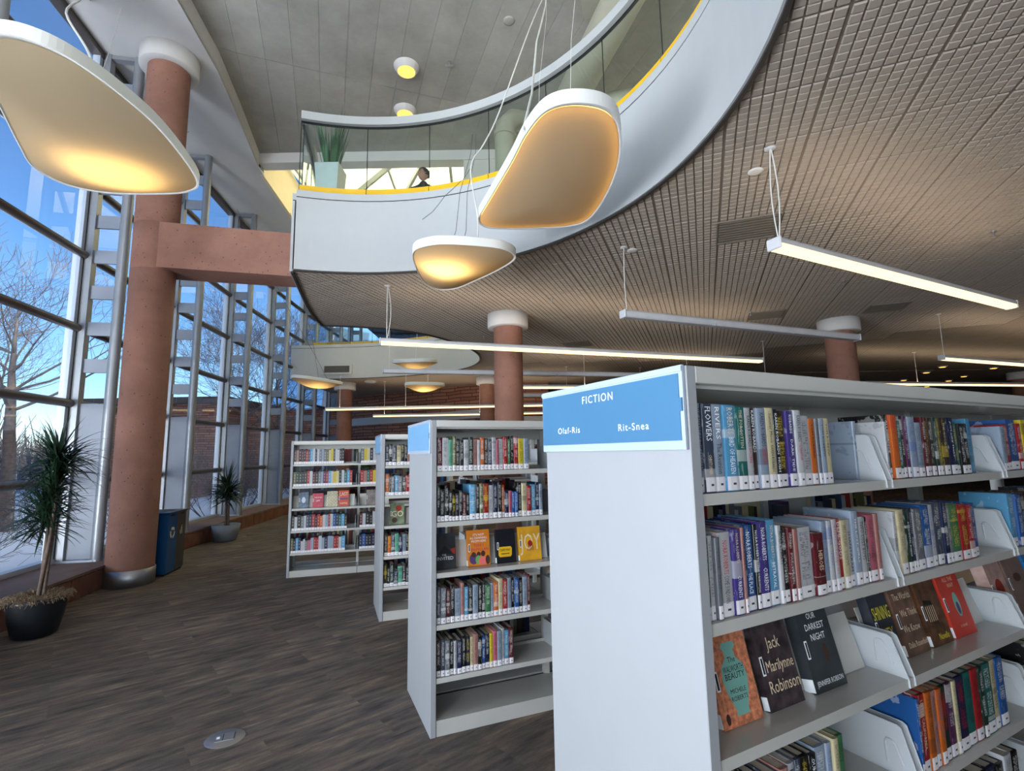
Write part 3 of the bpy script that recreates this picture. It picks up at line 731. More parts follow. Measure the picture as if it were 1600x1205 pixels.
# ---- outside: snow, building, trees
gm = MB(); N = 40
for i in range(N+1):
    for j in range(N+1):
        x = -70+64.0*i/N; y = -20+95.0*j/N
        gm.v.append((min(x, -6.0) if True else x, y, -0.35+0.25*math.sin(x*0.5+y*0.3)+0.12*math.sin(y*1.1-x*0.7)+0.10*random.random()-(0.0)))
for i in range(N):
    for j in range(N): gm.f.append((i*(N+1)+j, (i+1)*(N+1)+j, (i+1)*(N+1)+j+1, i*(N+1)+j+1)); gm.smooth.append(True)
for k, v in enumerate(gm.v):
    if v[0] > -9: gm.v[k] = (v[0], v[1], min(v[2], -0.2))
o = ob('snow_ground', gm, 'snow'); o['kind'] = 'structure'
struct(ob('ground', MB().box(-220, -5.9, -120, 220, -2.0, -1.2), 'snow'))
struct(ob('ground', MB().box(-5.9, 120, -120, 220, -2.0, -0.6), 'snow'))
def stonehouse(x0, x1, y0, y1, h, label):
    t = thing('stone_building', label, 'building', ((x0+x1)/2, (y0+y1)/2, -0.5))
    ob('wall', MB().box(x0, x1, y0, y1, -0.5, h), 'sandstone', t, world=True)
    ob('roof_edge', MB().box(x0-0.3, x1+0.3, y0-0.3, y1+0.3, h, h+0.35), 'roof_dark', t, world=True)
    for k in range(4):
        yy = y0+(y1-y0)*(k+0.3)/4.2
        ob('window_pane', MB().box(x1, x1+0.06, yy, yy+1.4, 0.9, 2.3), 'black', t, world=True)
    return t
stonehouse(-24, -15.5, 27, 42, 4.6, 'low red sandstone building seen through the windows')
# neighbouring glazed hall with leaning facade and its bars
gt = thing('glass_hall', 'leaning glass facade of the neighbouring hall outside the far windows', 'building', (-13, 30, 0))
P0 = [Vector((-15.6,32,4.4)), Vector((-10.6,28,4.4)), Vector((-9.4,28.5,16)), Vector((-12.3,32.5,16))]
m = MB(); m.add(P0+[p+Vector((1.6,3,0)) for p in P0], [(0,1,2,3),(7,6,5,4),(0,4,5,1),(1,5,6,2),(2,6,7,3),(3,7,4,0)]); ob('glazing', m, 'glass_tower', gt, world=True)
for k in range(6):
    a = P0[0].lerp(P0[1], k/5); b = P0[3].lerp(P0[2], k/5); ob('facade_bar', MB().beam(a, b, 0.14, 0.14), 'frame_pale', gt, world=True)
for k in range(8):
    a = P0[0].lerp(P0[3], k/7); b = P0[1].lerp(P0[2], k/7); ob('facade_bar', MB().beam(a, b, 0.10, 0.10), 'frame_pale', gt, world=True)
ob('plinth', MB().box(-17.5, -8.6, 29.5, 36, -1, 4.4), 'sandstone', gt, world=True)

def grow(mb, p, d, L, r, depth, rng, sides=6, up=0.12, minr=0.004):
    pts = [p.copy()]; rad = [r]; q = p.copy(); dd = d.copy(); n = 4
    kids = []
    for i in range(n):
        dd = (dd+Vector((rng.uniform(-1,1), rng.uniform(-1,1), rng.uniform(-0.6,1)))*0.16+Vector((0,0,up))*0.4).normalized()
        q = q+dd*(L/n); pts.append(q.copy()); rr = r*(1-0.45*(i+1)/n); rad.append(max(rr, minr))
        if depth > 0 and i >= (2 if depth < 4 else 1): kids.append((q.copy(), dd.copy(), rr))
    mb.tube(pts, rad, sides if depth > 2 else (4 if depth > 0 else 3), caps=False, smooth=depth > 2)
    if depth > 0:
        for (q, dd, rr) in kids:
            for _ in range(1 if rng.random() < 0.7 else 2):
                a = rng.uniform(0, 2*PI); e = dd.orthogonal().normalized(); f_ = dd.cross(e)
                nd = (dd*rng.uniform(0.5, 0.9)+(e*math.cos(a)+f_*math.sin(a))*rng.uniform(0.6, 0.95)).normalized()
                grow(mb, q, nd, L*rng.uniform(0.55, 0.75), rr*0.62, depth-1, rng, sides, up*0.8, minr)
        grow(mb, q, dd, L*0.7, rad[-1]*0.95, depth-1, rng, sides, up, minr)
def tree(x, y, h, r, seed, label, depth=5, trunk=0.35, pale=False, lean=(0,0), group='bare trees outside the windows'):
    rng = random.Random(seed); t = thing('bare_tree', label, 'tree', (x, y, -0.6), group=group)
    mb = MB(); p = Vector((0,0,0)); pts = [p.copy()]; rad = [r*1.15]; d = Vector((lean[0], lean[1], 1)).normalized()
    TH = h*trunk*1.3
    for i in range(5):
        d = (d+Vector((rng.uniform(-1,1), rng.uniform(-1,1), 0))*0.05).normalized(); p = p+d*(TH/5); pts.append(p.copy()); rad.append(r*(1-0.06*(i+1)))
    ob('trunk', MB().tube(pts, rad, 10, caps=False), 'bark', t)
    q = p.copy(); R = rad[-1]; n = 7
    tops = [q.copy()]; rr = [R]
    for i in range(n):
        d = (d+Vector((rng.uniform(-1,1), rng.uniform(-1,1), 0.3))*0.08).normalized()
        q = q+d*((h-TH)/n*0.8); tops.append(q.copy()); rr.append(R*(1-(i+1)/(n+0.5)))
        for _ in range(3 if i < 5 else 2):
            a = rng.uniform(0, 2*PI); nd = Vector((math.cos(a), math.sin(a), rng.uniform(0.15, 0.7))).normalized()
            grow(mb, q, nd, (h-TH)*0.42*(1-0.07*i), rr[-1]*0.42, depth-1, rng, 5, minr=0.005)
    mb.tube(tops, rr, 8, caps=False)
    ob('branches', mb, 'bark_pale' if pale else 'bark', t, fixn=False)
    return t
tree(-14.6, 14.8, 8.2, 0.20, 3, 'large bare tree close outside the window near the tall potted plant', depth=4, trunk=0.30, pale=True)
tree(-21.5, 17.5, 8.5, 0.15, 5, 'bare tree standing behind the large one outside the first window', depth=4, pale=True)
tree(-13.0, 24.6, 9.0, 0.16, 8, 'bare tree outside the window right of the tall column', depth=5, trunk=0.25, lean=(0.03,0.02))
tree(-11.6, 25.2, 8.6, 0.13, 9, 'slender bare tree outside between the third and fourth window frames', depth=4, trunk=0.25, lean=(0.02,0))
tree(-12.6, 31.0, 8.5, 0.14, 11, 'distant bare tree in front of the stone building', depth=4)
tree(-26.0, 24.0, 9.5, 0.18, 12, 'distant bare tree across the snow to the far left', depth=4, pale=True)
def shrub(x, y, h, seed, label, mat='bark', n=26):
    rng = random.Random(seed); t = thing('bare_shrub', label, 'shrub', (x, y, -0.35), group='bare shrubs in the snow outside'); mb = MB()
    for k in range(n):
        a = rng.uniform(0, 2*PI); nd = Vector((math.cos(a)*0.7, math.sin(a)*0.7, rng.uniform(0.6, 1.2))).normalized()
        grow(mb, Vector((math.cos(a)*0.15, math.sin(a)*0.15, 0)), nd, h*rng.uniform(0.6, 1), 0.012, 2, rng, 3, minr=0.003)
    ob('twigs', mb, mat, t, fixn=False); return t
for k, (x, y, h) in enumerate([(-8.6,10.2,1.1),(-9.3,12.6,1.3),(-9.0,15.6,1.5),(-9.8,18.4,1.6),(-10.2,21.3,1.6),(-11.5,16.4,1.4),(-8.9,8.0,0.8),(-12.8,20.0,1.5),(-10.5,24.8,1.8),(-14.5,11.0,1.2),(-18.0,13.0,1.6),(-13.5,9.0,1.3)]):
    shrub(x, y, h, 40+k, ['low bare shrub poking through snow just outside the glass', 'pale twiggy bush outside, behind the low shrubs'][k > 4], 'bark_pale' if k % 2 else 'bark')
# far belt of brushwood on the horizon
rng = random.Random(99); mb = MB()
for k in range(1500):
    x = rng.uniform(-62, -24); y = -6+rng.random()*76; h = rng.uniform(1.4, 5.2)
    if x > -30 and 25 < y < 43: continue
    mb.tube([(x,y,-0.6),(x+rng.uniform(-.4,.4),y+rng.uniform(-.4,.4),h*0.5),(x+rng.uniform(-1,1),y+rng.uniform(-1,1),h)], [0.09,0.06,0.02], 4, caps=False)
    for _ in range(4): mb.tube([(x,y,h*0.3),(x+rng.uniform(-1.4,1.4),y+rng.uniform(-1.4,1.4),h*rng.uniform(0.6,1.1))], [0.05,0.015], 3, caps=False)
bw = tag(ob('brushwood', mb, 'bark_pale', fixn=False), 'distant belt of bare brushwood beyond the snow', 'brushwood', kind='stuff')

# ================================================================ LAMPS
def pebble(label, outline, zr, hot, size, power, rim_h=0.11, sag=0.12, edge=False, tilt=None):
    """rounded triangular pendant: rim, top board, sagging translucent fabric, light inside"""
    cx = sum(p[0] for p in outline)/len(outline); cy_ = sum(p[1] for p in outline)/len(outline)
    P = [(p[0]-cx, p[1]-cy_) for p in catmull(outline, 8)]
    t = thing('pebble_pendant', label, 'pendant lamp', (cx, cy_, zr), group='rounded triangular fabric pendant lamps')
    if tilt: t.rotation_euler = tilt
    m = MB(); n = len(P)
    sc = [(1.0, 0.0), (1.0, rim_h), (0.985, rim_h+0.008), (0.96, rim_h+0.008), (0.96, 0.012), (0.985, 0.0)]
    vs = [(p[0]*s, p[1]*s, z) for s, z in sc for p in P]; k = len(sc)
    m.add(vs, [(i*n+j, i*n+(j+1) % n, ((i+1) % k)*n+(j+1) % n, ((i+1) % k)*n+j) for i in range(k) for j in range(n)])
    ob('rim', m, 'lamp_rim', t)
    ob('top_board', MB().prism([(p[0]*0.965, p[1]*0.965) for p in P], rim_h-0.012, rim_h), 'lamp_rim', t)
    f = MB(); rings = 14; vs = [(hot[0]*0.0, hot[1]*0.0, -sag)]
    hx, hy = hot
    for i in range(1, rings+1):
        s = i/rings*0.965; c = (1-s)**1.0
        for p in P: vs.append((p[0]*s+hx*(1-s)*0.8, p[1]*s+hy*(1-s)*0.8, -sag*(1-(i/rings)**2)**1.1+0.006))
    vs[0] = (hx*0.8, hy*0.8, -sag+0.006)
    fs = [(0, 1+j, 1+(j+1) % n) for j in range(n)]+[(1+i*n+j, 1+(i+1)*n+j, 1+(i+1)*n+(j+1) % n, 1+i*n+(j+1) % n) for i in range(rings-1) for j in range(n)]
    f.add(vs, fs, True); ob('fabric_diffuser', f, 'lamp_fabric', t)
    if edge:
        e = MB(); L = [(p[0]*0.93, p[1]*0.93, 0.045) for p in P]; e.tube(L+[L[0]], 0.010, 5, caps=False); ob('light_strip', e, 'strip_glow', t)
    if power:
        ld = bpy.data.lights.new('lamp_light', 'AREA'); ld.shape = 'DISK'; ld.size = size; ld.energy = power; ld.color = (1.0, 0.72, 0.32)
        lo = bpy.data.objects.new('lamp_light', ld); COL.objects.link(lo); lo.parent = t; lo.location = (hx, hy, rim_h-0.03)
    return t
def scaleout(pts, f): return [(p[0]*f, p[1]*f) for p in pts]
# outlines as measured on the plane z = 4.3, brought to each lamp's own height
fA = (4.75-1.7)/2.6; A_ = scaleout([(-3.42,2.86),(-3.11,2.76),(-2.88,2.90),(-2.78,3.25),(-2.77,3.75),(-2.93,4.45),(-3.15,4.66),(-3.50,4.70),(-3.95,4.66),(-4.22,4.50),(-4.25,4.20),(-4.05,3.85),(-3.72,3.35)], fA)
lamp_a = pebble('largest rounded fabric pendant, warm glow on one side, hanging beside the tall column', A_, 4.75, (-0.12, 0.45), 0.8, 4.5, sag=0.10)
fB = (4.15-1.7)/2.6; B_ = scaleout([(0.30,3.55),(0.52,3.47),(0.78,3.55),(0.93,3.82),(1.02,4.34),(1.00,4.95),(0.90,5.42),(0.70,5.58),(0.35,5.62),(-0.04,5.62),(-0.28,5.56),(-0.35,5.36),(-0.22,4.95),(0.02,4.25),(0.15,3.83)], fB)
lamp_b = pebble('fabric pendant with a thin gold glow along its rim, in front of the curved balcony', B_, 4.15, (0.05, 0.25), 0.9, 0, edge=True, sag=0.07)
fC = (3.72-1.7)/2.3; C_ = scaleout([(-1.06,5.45),(-0.88,5.34),(-0.68,5.32),(-0.35,5.38),(-0.08,5.48),(0.06,5.66),(0.04,5.86),(-0.18,6.20),(-0.49,6.57),(-0.75,6.84),(-0.98,6.90),(-1.12,6.72),(-1.18,6.40),(-1.17,5.95),(-1.14,5.64)], fC)
lamp_c = pebble('smaller fabric pendant with bright centre, hung below the balcony edge', C_, 3.72, (-0.10, -0.05), 0.42, 3.2, rim_h=0.09, sag=0.09)
base_shape = [(-0.60,-0.25),(-0.42,-0.42),(-0.1,-0.42),(0.3,-0.36),(0.58,-0.2),(0.62,0.02),(0.45,0.25),(0.1,0.5),(-0.2,0.62),(-0.45,0.5),(-0.6,0.15)]
def sh(cx, cy, s, rot=0):
    c, q = math.cos(rot), math.sin(rot); return [(cx+s*(p[0]*c-p[1]*q), cy+s*(p[0]*q+p[1]*c)) for p in base_shape]
lamp_d = pebble('small dim fabric pendant above the lit tube light, before the far balcony', sh(-2.50,12.9,0.93,3.4), 4.05, (0,0), 0.5, 1.5, rim_h=0.08, sag=0.16, tilt=(math.radians(7), 0, 0))
lamp_e = pebble('tilted fabric pendant hanging beside the far windows', sh(-5.25,13.4,1.05,0.5), 3.68, (0.05,0), 0.5, 2.4, rim_h=0.07, sag=0.18, tilt=(0, math.radians(6), 0))
lamp_f = pebble('small fabric pendant hanging under the far balcony soffit', sh(-2.55,14.6,0.92,0.1), 3.66, (0,0), 0.4, 3, rim_h=0.08, sag=0.16)
def cords(root, pairs, mat='cable_white', r=0.006):
    for a, b in pairs:
        a = Vector(a); b = Vector(b); n = 6; pts = []
        for k in range(n+1):
            p = a.lerp(b, k/n); p.z -= 0.03*math.sin(PI*k/n); p.x += 0.02*math.sin(3*PI*k/n); pts.append(p)
        ob('suspension_cord', MB().tube(pts, r, 6), mat, root, world=True)
ob('suspension_cord', MB().tube(catmull([(-3.62,3.95,4.84),(-3.75,4.1,5.3),(-4.66,4.76,6.40),(-5.03,5.29,7.1),(-5.3,5.6,7.5),(-5.74,6.18,8.0)], 5, closed=False), 0.012, 6), 'cable_white', lamp_a, world=True)
cords(lamp_a, [((-4.6,5.0,4.84), (-5.4,6.3,8.0))], 'cable_white', 0.004)
cords(lamp_a, [((-4.75,5.25,4.84), (-6.1,8.9,7.9))], 'cable_dark', 0.004)
ANC = (0.6, 6.5, 8.35)
cords(lamp_b, [((0.12,3.6,4.17), ANC)], r=0.011)
cords(lamp_b, [((0.55,4.6,4.25), (0.95,5.6,8.35)), ((0.25,4.9,4.25), ANC)], 'cable_white', 0.003)
ob('suspension_cord', MB().tube(catmull([(-0.34,5.0,3.79),(-0.33,5.0,4.15),(-0.40,5.0,4.71),(-0.26,5.06,5.02),(-0.09,5.2,5.5),(0.30,5.7,7.0),ANC], 5, closed=False), 0.008, 6), 'cable_white', lamp_c, world=True)
cords(lamp_c, [((-0.40,5.0,4.71), (-0.91,5.0,4.14)), ((-0.62,5.0,3.8), (-0.40,5.3,5.3)), ((-0.50,5.0,3.8), (-0.36,5.3,5.3))], 'cable_dark', 0.003)
cords(lamp_d, [((-2.5,12.9,4.12), (-2.4,12.9,8.35))], 'cable_white', 0.005)
cords(lamp_e, [((-5.2,13.4,3.75), (-5.7,12.4,8.0)), ((-5.0,13.5,3.75), (-6.3,11.0,7.4))], 'cable_dark', 0.005)
cords(lamp_f, [((-2.5,14.6,3.73), (-2.4,14.7,ZS+0.3))], 'cable_white', 0.005)

UPL = 1.8
def linear(label, a, b, z, lit, cord_at=(0.02,), double=False, segs=3, w=0.125, h=0.095, group='linear tube pendants', wob=0.0):
    a = Vector(a); b = Vector(b); L = (b-a).length; rz = math.atan2(b.y-a.y, b.x-a.x)
    t = thing('linear_pendant', label, 'pendant lamp', (a.x, a.y, z), rz, group)
    m = MB(); prof = [(-w/2, h*0.45), (-w/2, 0.012), (-w*0.42, 0.0), (w*0.42, 0.0), (w/2, 0.012), (w/2, h*0.45), (w*0.36, h), (-w*0.36, h)]
    prof_b = [(-w/2, h*0.42), (w/2, h*0.42), (w/2, h*0.75), (w*0.36, h), (-w*0.36, h), (-w/2, h*0.75)]
    def ext(pf, x0, x1):
        n = len(pf); q = MB(); q.add([(x0, p[0], p[1]) for p in pf]+[(x1, p[0], p[1]) for p in pf], [(i, (i+1) % n, (i+1) % n+n, i+n) for i in range(n)]+[tuple(range(n)), tuple(range(2*n-1, n-1, -1))]); return q
    ob('housing', ext(prof_b, 0, L), 'pendant_body', t)
    ob('end_cap', MB().bbox(-0.022, 0, -w/2-0.004, w/2+0.004, -0.004, h+0.004, 0.008), 'pendant_body', t)
    ob('end_cap', MB().bbox(L, L+0.022, -w/2-0.004, w/2+0.004, -0.004, h+0.004, 0.008), 'pendant_body', t)
    lens = [(-w*0.47, h*0.42), (-w*0.47, 0.014), (-w*0.36, 0.0), (w*0.36, 0.0), (w*0.47, 0.014), (w*0.47, h*0.42)]
    for k in range(segs):
        x0 = L*k/segs+0.005; x1 = L*(k+1)/segs-0.005
        ob('diffuser', ext(lens, x0, x1), 'tube_light' if lit else 'pendant_body', t)
    if lit:      # these pendants also shine up at the ceiling
        ld = bpy.data.lights.new('uplight', 'AREA'); ld.shape = 'RECTANGLE'; ld.size = L*0.96; ld.size_y = 0.05; ld.energy = UPL*L; ld.color = (1.0, 0.80, 0.58)
        lo = bpy.data.objects.new('uplight', ld); COL.objects.link(lo); lo.parent = t; lo.location = (L/2, 0, h+0.01); lo.rotation_euler = (PI, 0, 0)
    for q in cord_at:
        x = L*q; H_ = ZS-z
        pts = [(x, wob*math.sin(PI*k/5), h+(H_-h)*k/5) for k in range(6)]
        ob('suspension_cord', MB().tube(pts, 0.006, 6), 'cable_white', t)
        if double: ob('suspension_cord', MB().tube([(p[0]+0.05*math.sin(PI*k/5)+0.008, p[1]-0.03*math.sin(PI*k/5), p[2]) for k, p in enumerate(pts)], 0.006, 6), 'cable_white', t)
        ob('ceiling_plate', MB().lathe([(0.0, H_-0.018), (0.045, H_-0.016), (0.05, H_-0.008), (0.05, H_)], 16, (x, 0, 0)), 'pendant_body', t)
    return t
ZL = 3.36
linear('short lit tube pendant nearest the camera, on a twisted double cord', (2.24,4.06), (6.19,6.06), ZL, True, (0.012,), True, 3, wob=0.03)
linear('unlit white tube pendant passing before the ringed column', (1.42,6.17), (5.45,7.79), ZL, False, (0.012,), False, 3, wob=0.02)
linear('long lit tube pendant stretching over the first two bookcases', (-1.98,7.48), (4.86,9.70), ZL, True, (0.012,), True, 5, wob=0.02)
linear('lit tube pendant over the far end of the nearest bookcase', (8.45,9.75), (14.5,12.0), ZL, True, (0.012,), False, 4)
linear('unlit tube pendant crossing behind the ringed column', (-2.63,10.2), (6.4,12.1), ZL, False, (0.012, 0.97), False, 5)
linear('distant lit tube pendant low over the back rooms, first of two', (-6.06,16.35), (2.6,16.05), 3.16, True, (0.05, 0.3, 0.7), False, 8, group='distant tube pendants')
linear('distant lit tube pendant nearest the stone wall', (-4.9,17.75), (2.6,17.6), 3.03, True, (0.05, 0.5), False, 6, group='distant tube pendants')
linear('lit tube pendant starting behind the middle column', (0.2,13.07), (6.0,13.9), ZL, True, (0.3, 0.8), False, 5, group='distant tube pendants')
linear('unlit tube pendant beyond the middle column', (0.25,15.0), (5.0,15.9), ZL, False, (0.3, 0.8), False, 4, group='distant tube pendants')
linear('distant lit tube pendant above the far end of the nearest bookcase', (8.6,13.4), (17.5,15.0), ZL, True, (0.3, 0.8), False, 6, group='distant tube pendants')

# ceiling fittings
def disc(name, label, cat, x, y, z, r, mat, glow=False, group=None, h=0.03):
    t = thing(name, label, cat, (x, y, z), group=group)
    ob('body', MB().lathe([(0.0, -h), (r*0.7, -h), (r, -h*0.5), (r, 0)], 24), mat, t)
    if glow: ob('lens', MB().lathe([(0.0, -h-0.004), (r*0.62, -h-0.004), (r*0.66, -h)], 20), 'downlight_glow', t)
    return t
for k, (x, y) in enumerate([(14.72,17.7),(14.24,16.45),(17.09,18.87),(16.37,16.92),(15.44,19.68),(17.58,20.11),(18.2,21.95),(15.98,15.68)]):
    disc('downlight', 'small round ceiling downlight among those past the far columns', 'ceiling light', x, y, ZS-0.012, 0.14, 'soffit_white', True, 'recessed downlights in the far ceiling')
for x, y in [(0.7,8.31),(5.24,7.64),(4.59,9.38),(5.93,5.88),(-0.61,11.02),(3.81,13.03)]:
    t = thing('sprinkler', 'small sprinkler head in the tiled ceiling', 'sprinkler', (x, y, ZS-0.01), group='sprinkler heads in the tiled ceiling')
    ob('body', MB().lathe([(0.0,-0.05),(0.012,-0.05),(0.012,-0.012),(0.03,-0.010),(0.03,0)], 12), 'steel', t)
    ob('deflector', MB().lathe([(0.0,-0.062),(0.024,-0.062),(0.024,-0.056),(0,-0.056)], 12), 'steel', t)
disc('ceiling_plate', 'round flat cover plate beside the near double cord', 'cover plate', 2.33, 4.44, ZS-0.01, 0.07, 'soffit_white', h=0.012)
disc('ceiling_plate', 'round flat cover plate by the unlit pendant cord', 'cover plate', 1.60, 6.28, ZS-0.01, 0.07, 'soffit_white', h=0.012)
disc('smoke_detector', 'white smoke detector under the far soffit near the windows', 'smoke detector', -5.0, 17.6, ZS-0.012, 0.2, 'fascia_white', h=0.06)
def vent(label, x, y, sx, sy, rz, z=ZS-0.012):
    t = thing('ceiling_vent', label, 'vent', (x, y, z), rz, 'air vents in the tiled ceiling')
    ob('frame', MB().strip([(-sx/2,-sy/2),(sx/2,-sy/2),(sx/2,sy/2),(-sx/2,sy/2)], -0.012, 0.0, 0.02, closed=True), 'vent_grey', t)
    ob('grille', MB().box(-sx/2+0.02, sx/2-0.02, -sy/2+0.02, sy/2-0.02, -0.006, 0.0), 'vent_grey', t)
    for k in range(9):
        yy = -sy/2+0.04+(sy-0.08)*k/8; ob('slat', MB().obox((0, yy, -0.009), (sx/2-0.025, 0, 0), (0, 0.012, 0.004), (0, -0.0006, 0.0018)), 'vent_grey', t)
vent('near grey ceiling vent behind the lit pendant cord', 2.83, 5.70, 0.68, 0.66, TA)
vent('grey ceiling vent above the unlit pendant', 5.0, 9.6, 0.62, 0.62, TA)
vent('grey ceiling vent left of the far red column', 7.05, 9.2, 0.62, 0.62, TA)
vent('grey ceiling vent right of the middle column', 1.6, 12.0, 0.62, 0.62, TA)
for k, (x, y) in enumerate([(-1.73,7.9),(-1.99,9.01)]):
    t = thing('downlight', ['gold-glowing downlight in the concrete ceiling, whole fitting visible', 'gold-glowing downlight half hidden by the balcony handrail'][k], 'ceiling light', (x, y, 8.35), group='downlights in the concrete ceiling')
    ob('housing', MB().lathe([(0.15,-0.10),(0.17,-0.10),(0.19,-0.03),(0.215,-0.02),(0.22,0.0)], 28), 'soffit_white', t)
    ob('reflector', MB().lathe([(0.155,-0.10),(0.12,-0.02),(0.07,-0.005),(0.0,-0.004)], 28), 'downlight_glow', t)
tcl = thing('sprinkler', 'small two-headed fitting on the concrete ceiling', 'sprinkler', (-0.98,7.81,8.35))
ob('body', MB().box(-0.02,0.02,-0.02,0.02,-0.07,0), 'steel', tcl); ob('arm', MB().box(-0.07,0.07,-0.015,0.015,-0.08,-0.05), 'steel', tcl)
disc('cover_plate', 'round grey cover plate on the concrete ceiling', 'cover plate', 0.05, 7.0, 8.35, 0.09, 'concrete', h=0.012)
vf = thing('wall_vent', 'dark rectangular vent with white frame in the far balcony fascia', 'vent', (-5.87,16.70,4.58))
ob('frame', MB().box(-0.50,0.50,-0.03,0.03,-0.17,0.17), 'fascia_white', vf); ob('grille', MB().box(-0.42,0.42,-0.04,-0.028,-0.11,0.11), 'vent_grey', vf)
for k in range(6): ob('slat', MB().box(-0.42,0.42,-0.052,-0.04,-0.10+k*0.037,-0.085+k*0.037), 'dark_trim', vf)

# ================================================================ UPPER LEVEL
def duct(label, pts, r, nm='air_duct', collars=()):
    t = thing(nm, label, 'duct', pts[0]); ob('duct_body', MB().tube(pts, r, 28), 'duct', t, world=True)
    for i in collars:
        a = Vector(pts[i]); b = Vector(pts[i+1]); d = (b-a).normalized()
        ob('collar', MB().tube([a, a+d*0.09], r+0.02, 28), 'duct', t, world=True)
duct('vertical cream air duct bending at the top behind the balcony glass', [(-0.05,8.6,ZF-0.1),(-0.05,8.6,7.45),(-0.03,8.62,7.7),(0.10,8.72,7.9),(0.35,8.9,7.98),(3.0,10.2,7.98)], 0.19, collars=(1,))
duct('large diagonal cream air duct under the concrete ceiling', [(0.95,8.6,7.75),(1.75,5.4,7.75),(2.3,2.6,7.75)], 0.27)
duct('cream branch duct crossing under the concrete ceiling to the right', [(1.3,8.0,7.55),(5.2,7.0,7.55)], 0.20)
duct('short stub duct above the balcony', [(2.75,7.0,7.5),(3.1,6.1,8.1)], 0.09)
wb_ = thing('ceiling_beam', 'cream concrete beam above the ducts', 'beam', (3.4,6.2,8.1)); wb_['kind'] = 'structure'
ob('beam', MB().obox((3.6,5.6,8.22), (2.5,-0.9,0), (0.08,0.25,0), (0,0,0.12)), 'duct', wb_, world=True)
# white post and dark strip by the person
struct(ob('wall_upper', MB().box(-0.95, 0.6, 10.0, 10.3, ZF-0.1, 7.9), 'soffit_white'))
ob_ = thing('display_screen', 'tall narrow dark panel on the upper wall', 'panel', (-0.62,9.97,6.6)); ob('screen', MB().box(-0.05,0.03,-0.02,0.02,-0.55,0.6), 'black', ob_)
# planter with tall grass
pl = thing('tall_planter', 'white square planter with tall green grass behind the balcony glass corner', 'planter', (-2.85,7.55,ZF-0.1))
def frustum(w0, w1, h): return MB().add([(-w0,-w0,0),(w0,-w0,0),(w0,w0,0),(-w0,w0,0),(-w1,-w1,h),(w1,-w1,h),(w1,w1,h),(-w1,w1,h)], [(0,3,2,1),(4,5,6,7),(0,1,5,4),(1,2,6,5),(2,3,7,6),(3,0,4,7)])
ob('pot', frustum(0.13,0.19,0.92), 'pot_white', pl); ob('soil', MB().box(-0.17,0.17,-0.17,0.17,0.9,0.935), 'dark_trim', pl)
def blade(mb, p, d, L, w, rng, droop=0.6, n=5):
    p = Vector(p); d = Vector(d).normalized(); sd = d.cross(Vector((0,0,1)))
    if sd.length < 0.05: sd = Vector((1,0,0))
    sd.normalize(); vs = []; q = p.copy()
    for i in range(n+1):
        t = i/n; ww = w*(0.5+1.2*t if t < 0.3 else 1.0*(1-(t-0.3)/0.7)**0.8)+0.0006
        nrm = sd.cross(d).normalized()
        vs += [q-sd*ww/2, q+nrm*ww*0.18, q+sd*ww/2]
        d = (d+Vector((0,0,-droop/n*(t+0.3)))).normalized(); q = q+d*(L/n)
    fs = []
    for i in range(n): fs += [(i*3,i*3+1,i*3+4,i*3+3),(i*3+1,i*3+2,i*3+5,i*3+4)]
    mb.add(vs, fs, True)
rng = random.Random(4)
for k in range(60):
    m = MB(); a = rng.uniform(0,2*PI); r = rng.uniform(0,0.13); blade(m, (r*math.cos(a), r*math.sin(a), 0.93), (0.26*math.cos(a), 0.26*math.sin(a), 1), rng.uniform(0.5,0.98), 0.035, rng, 0.12)
    ob('leaf', m, 'leaf_light', pl, fixn=False)

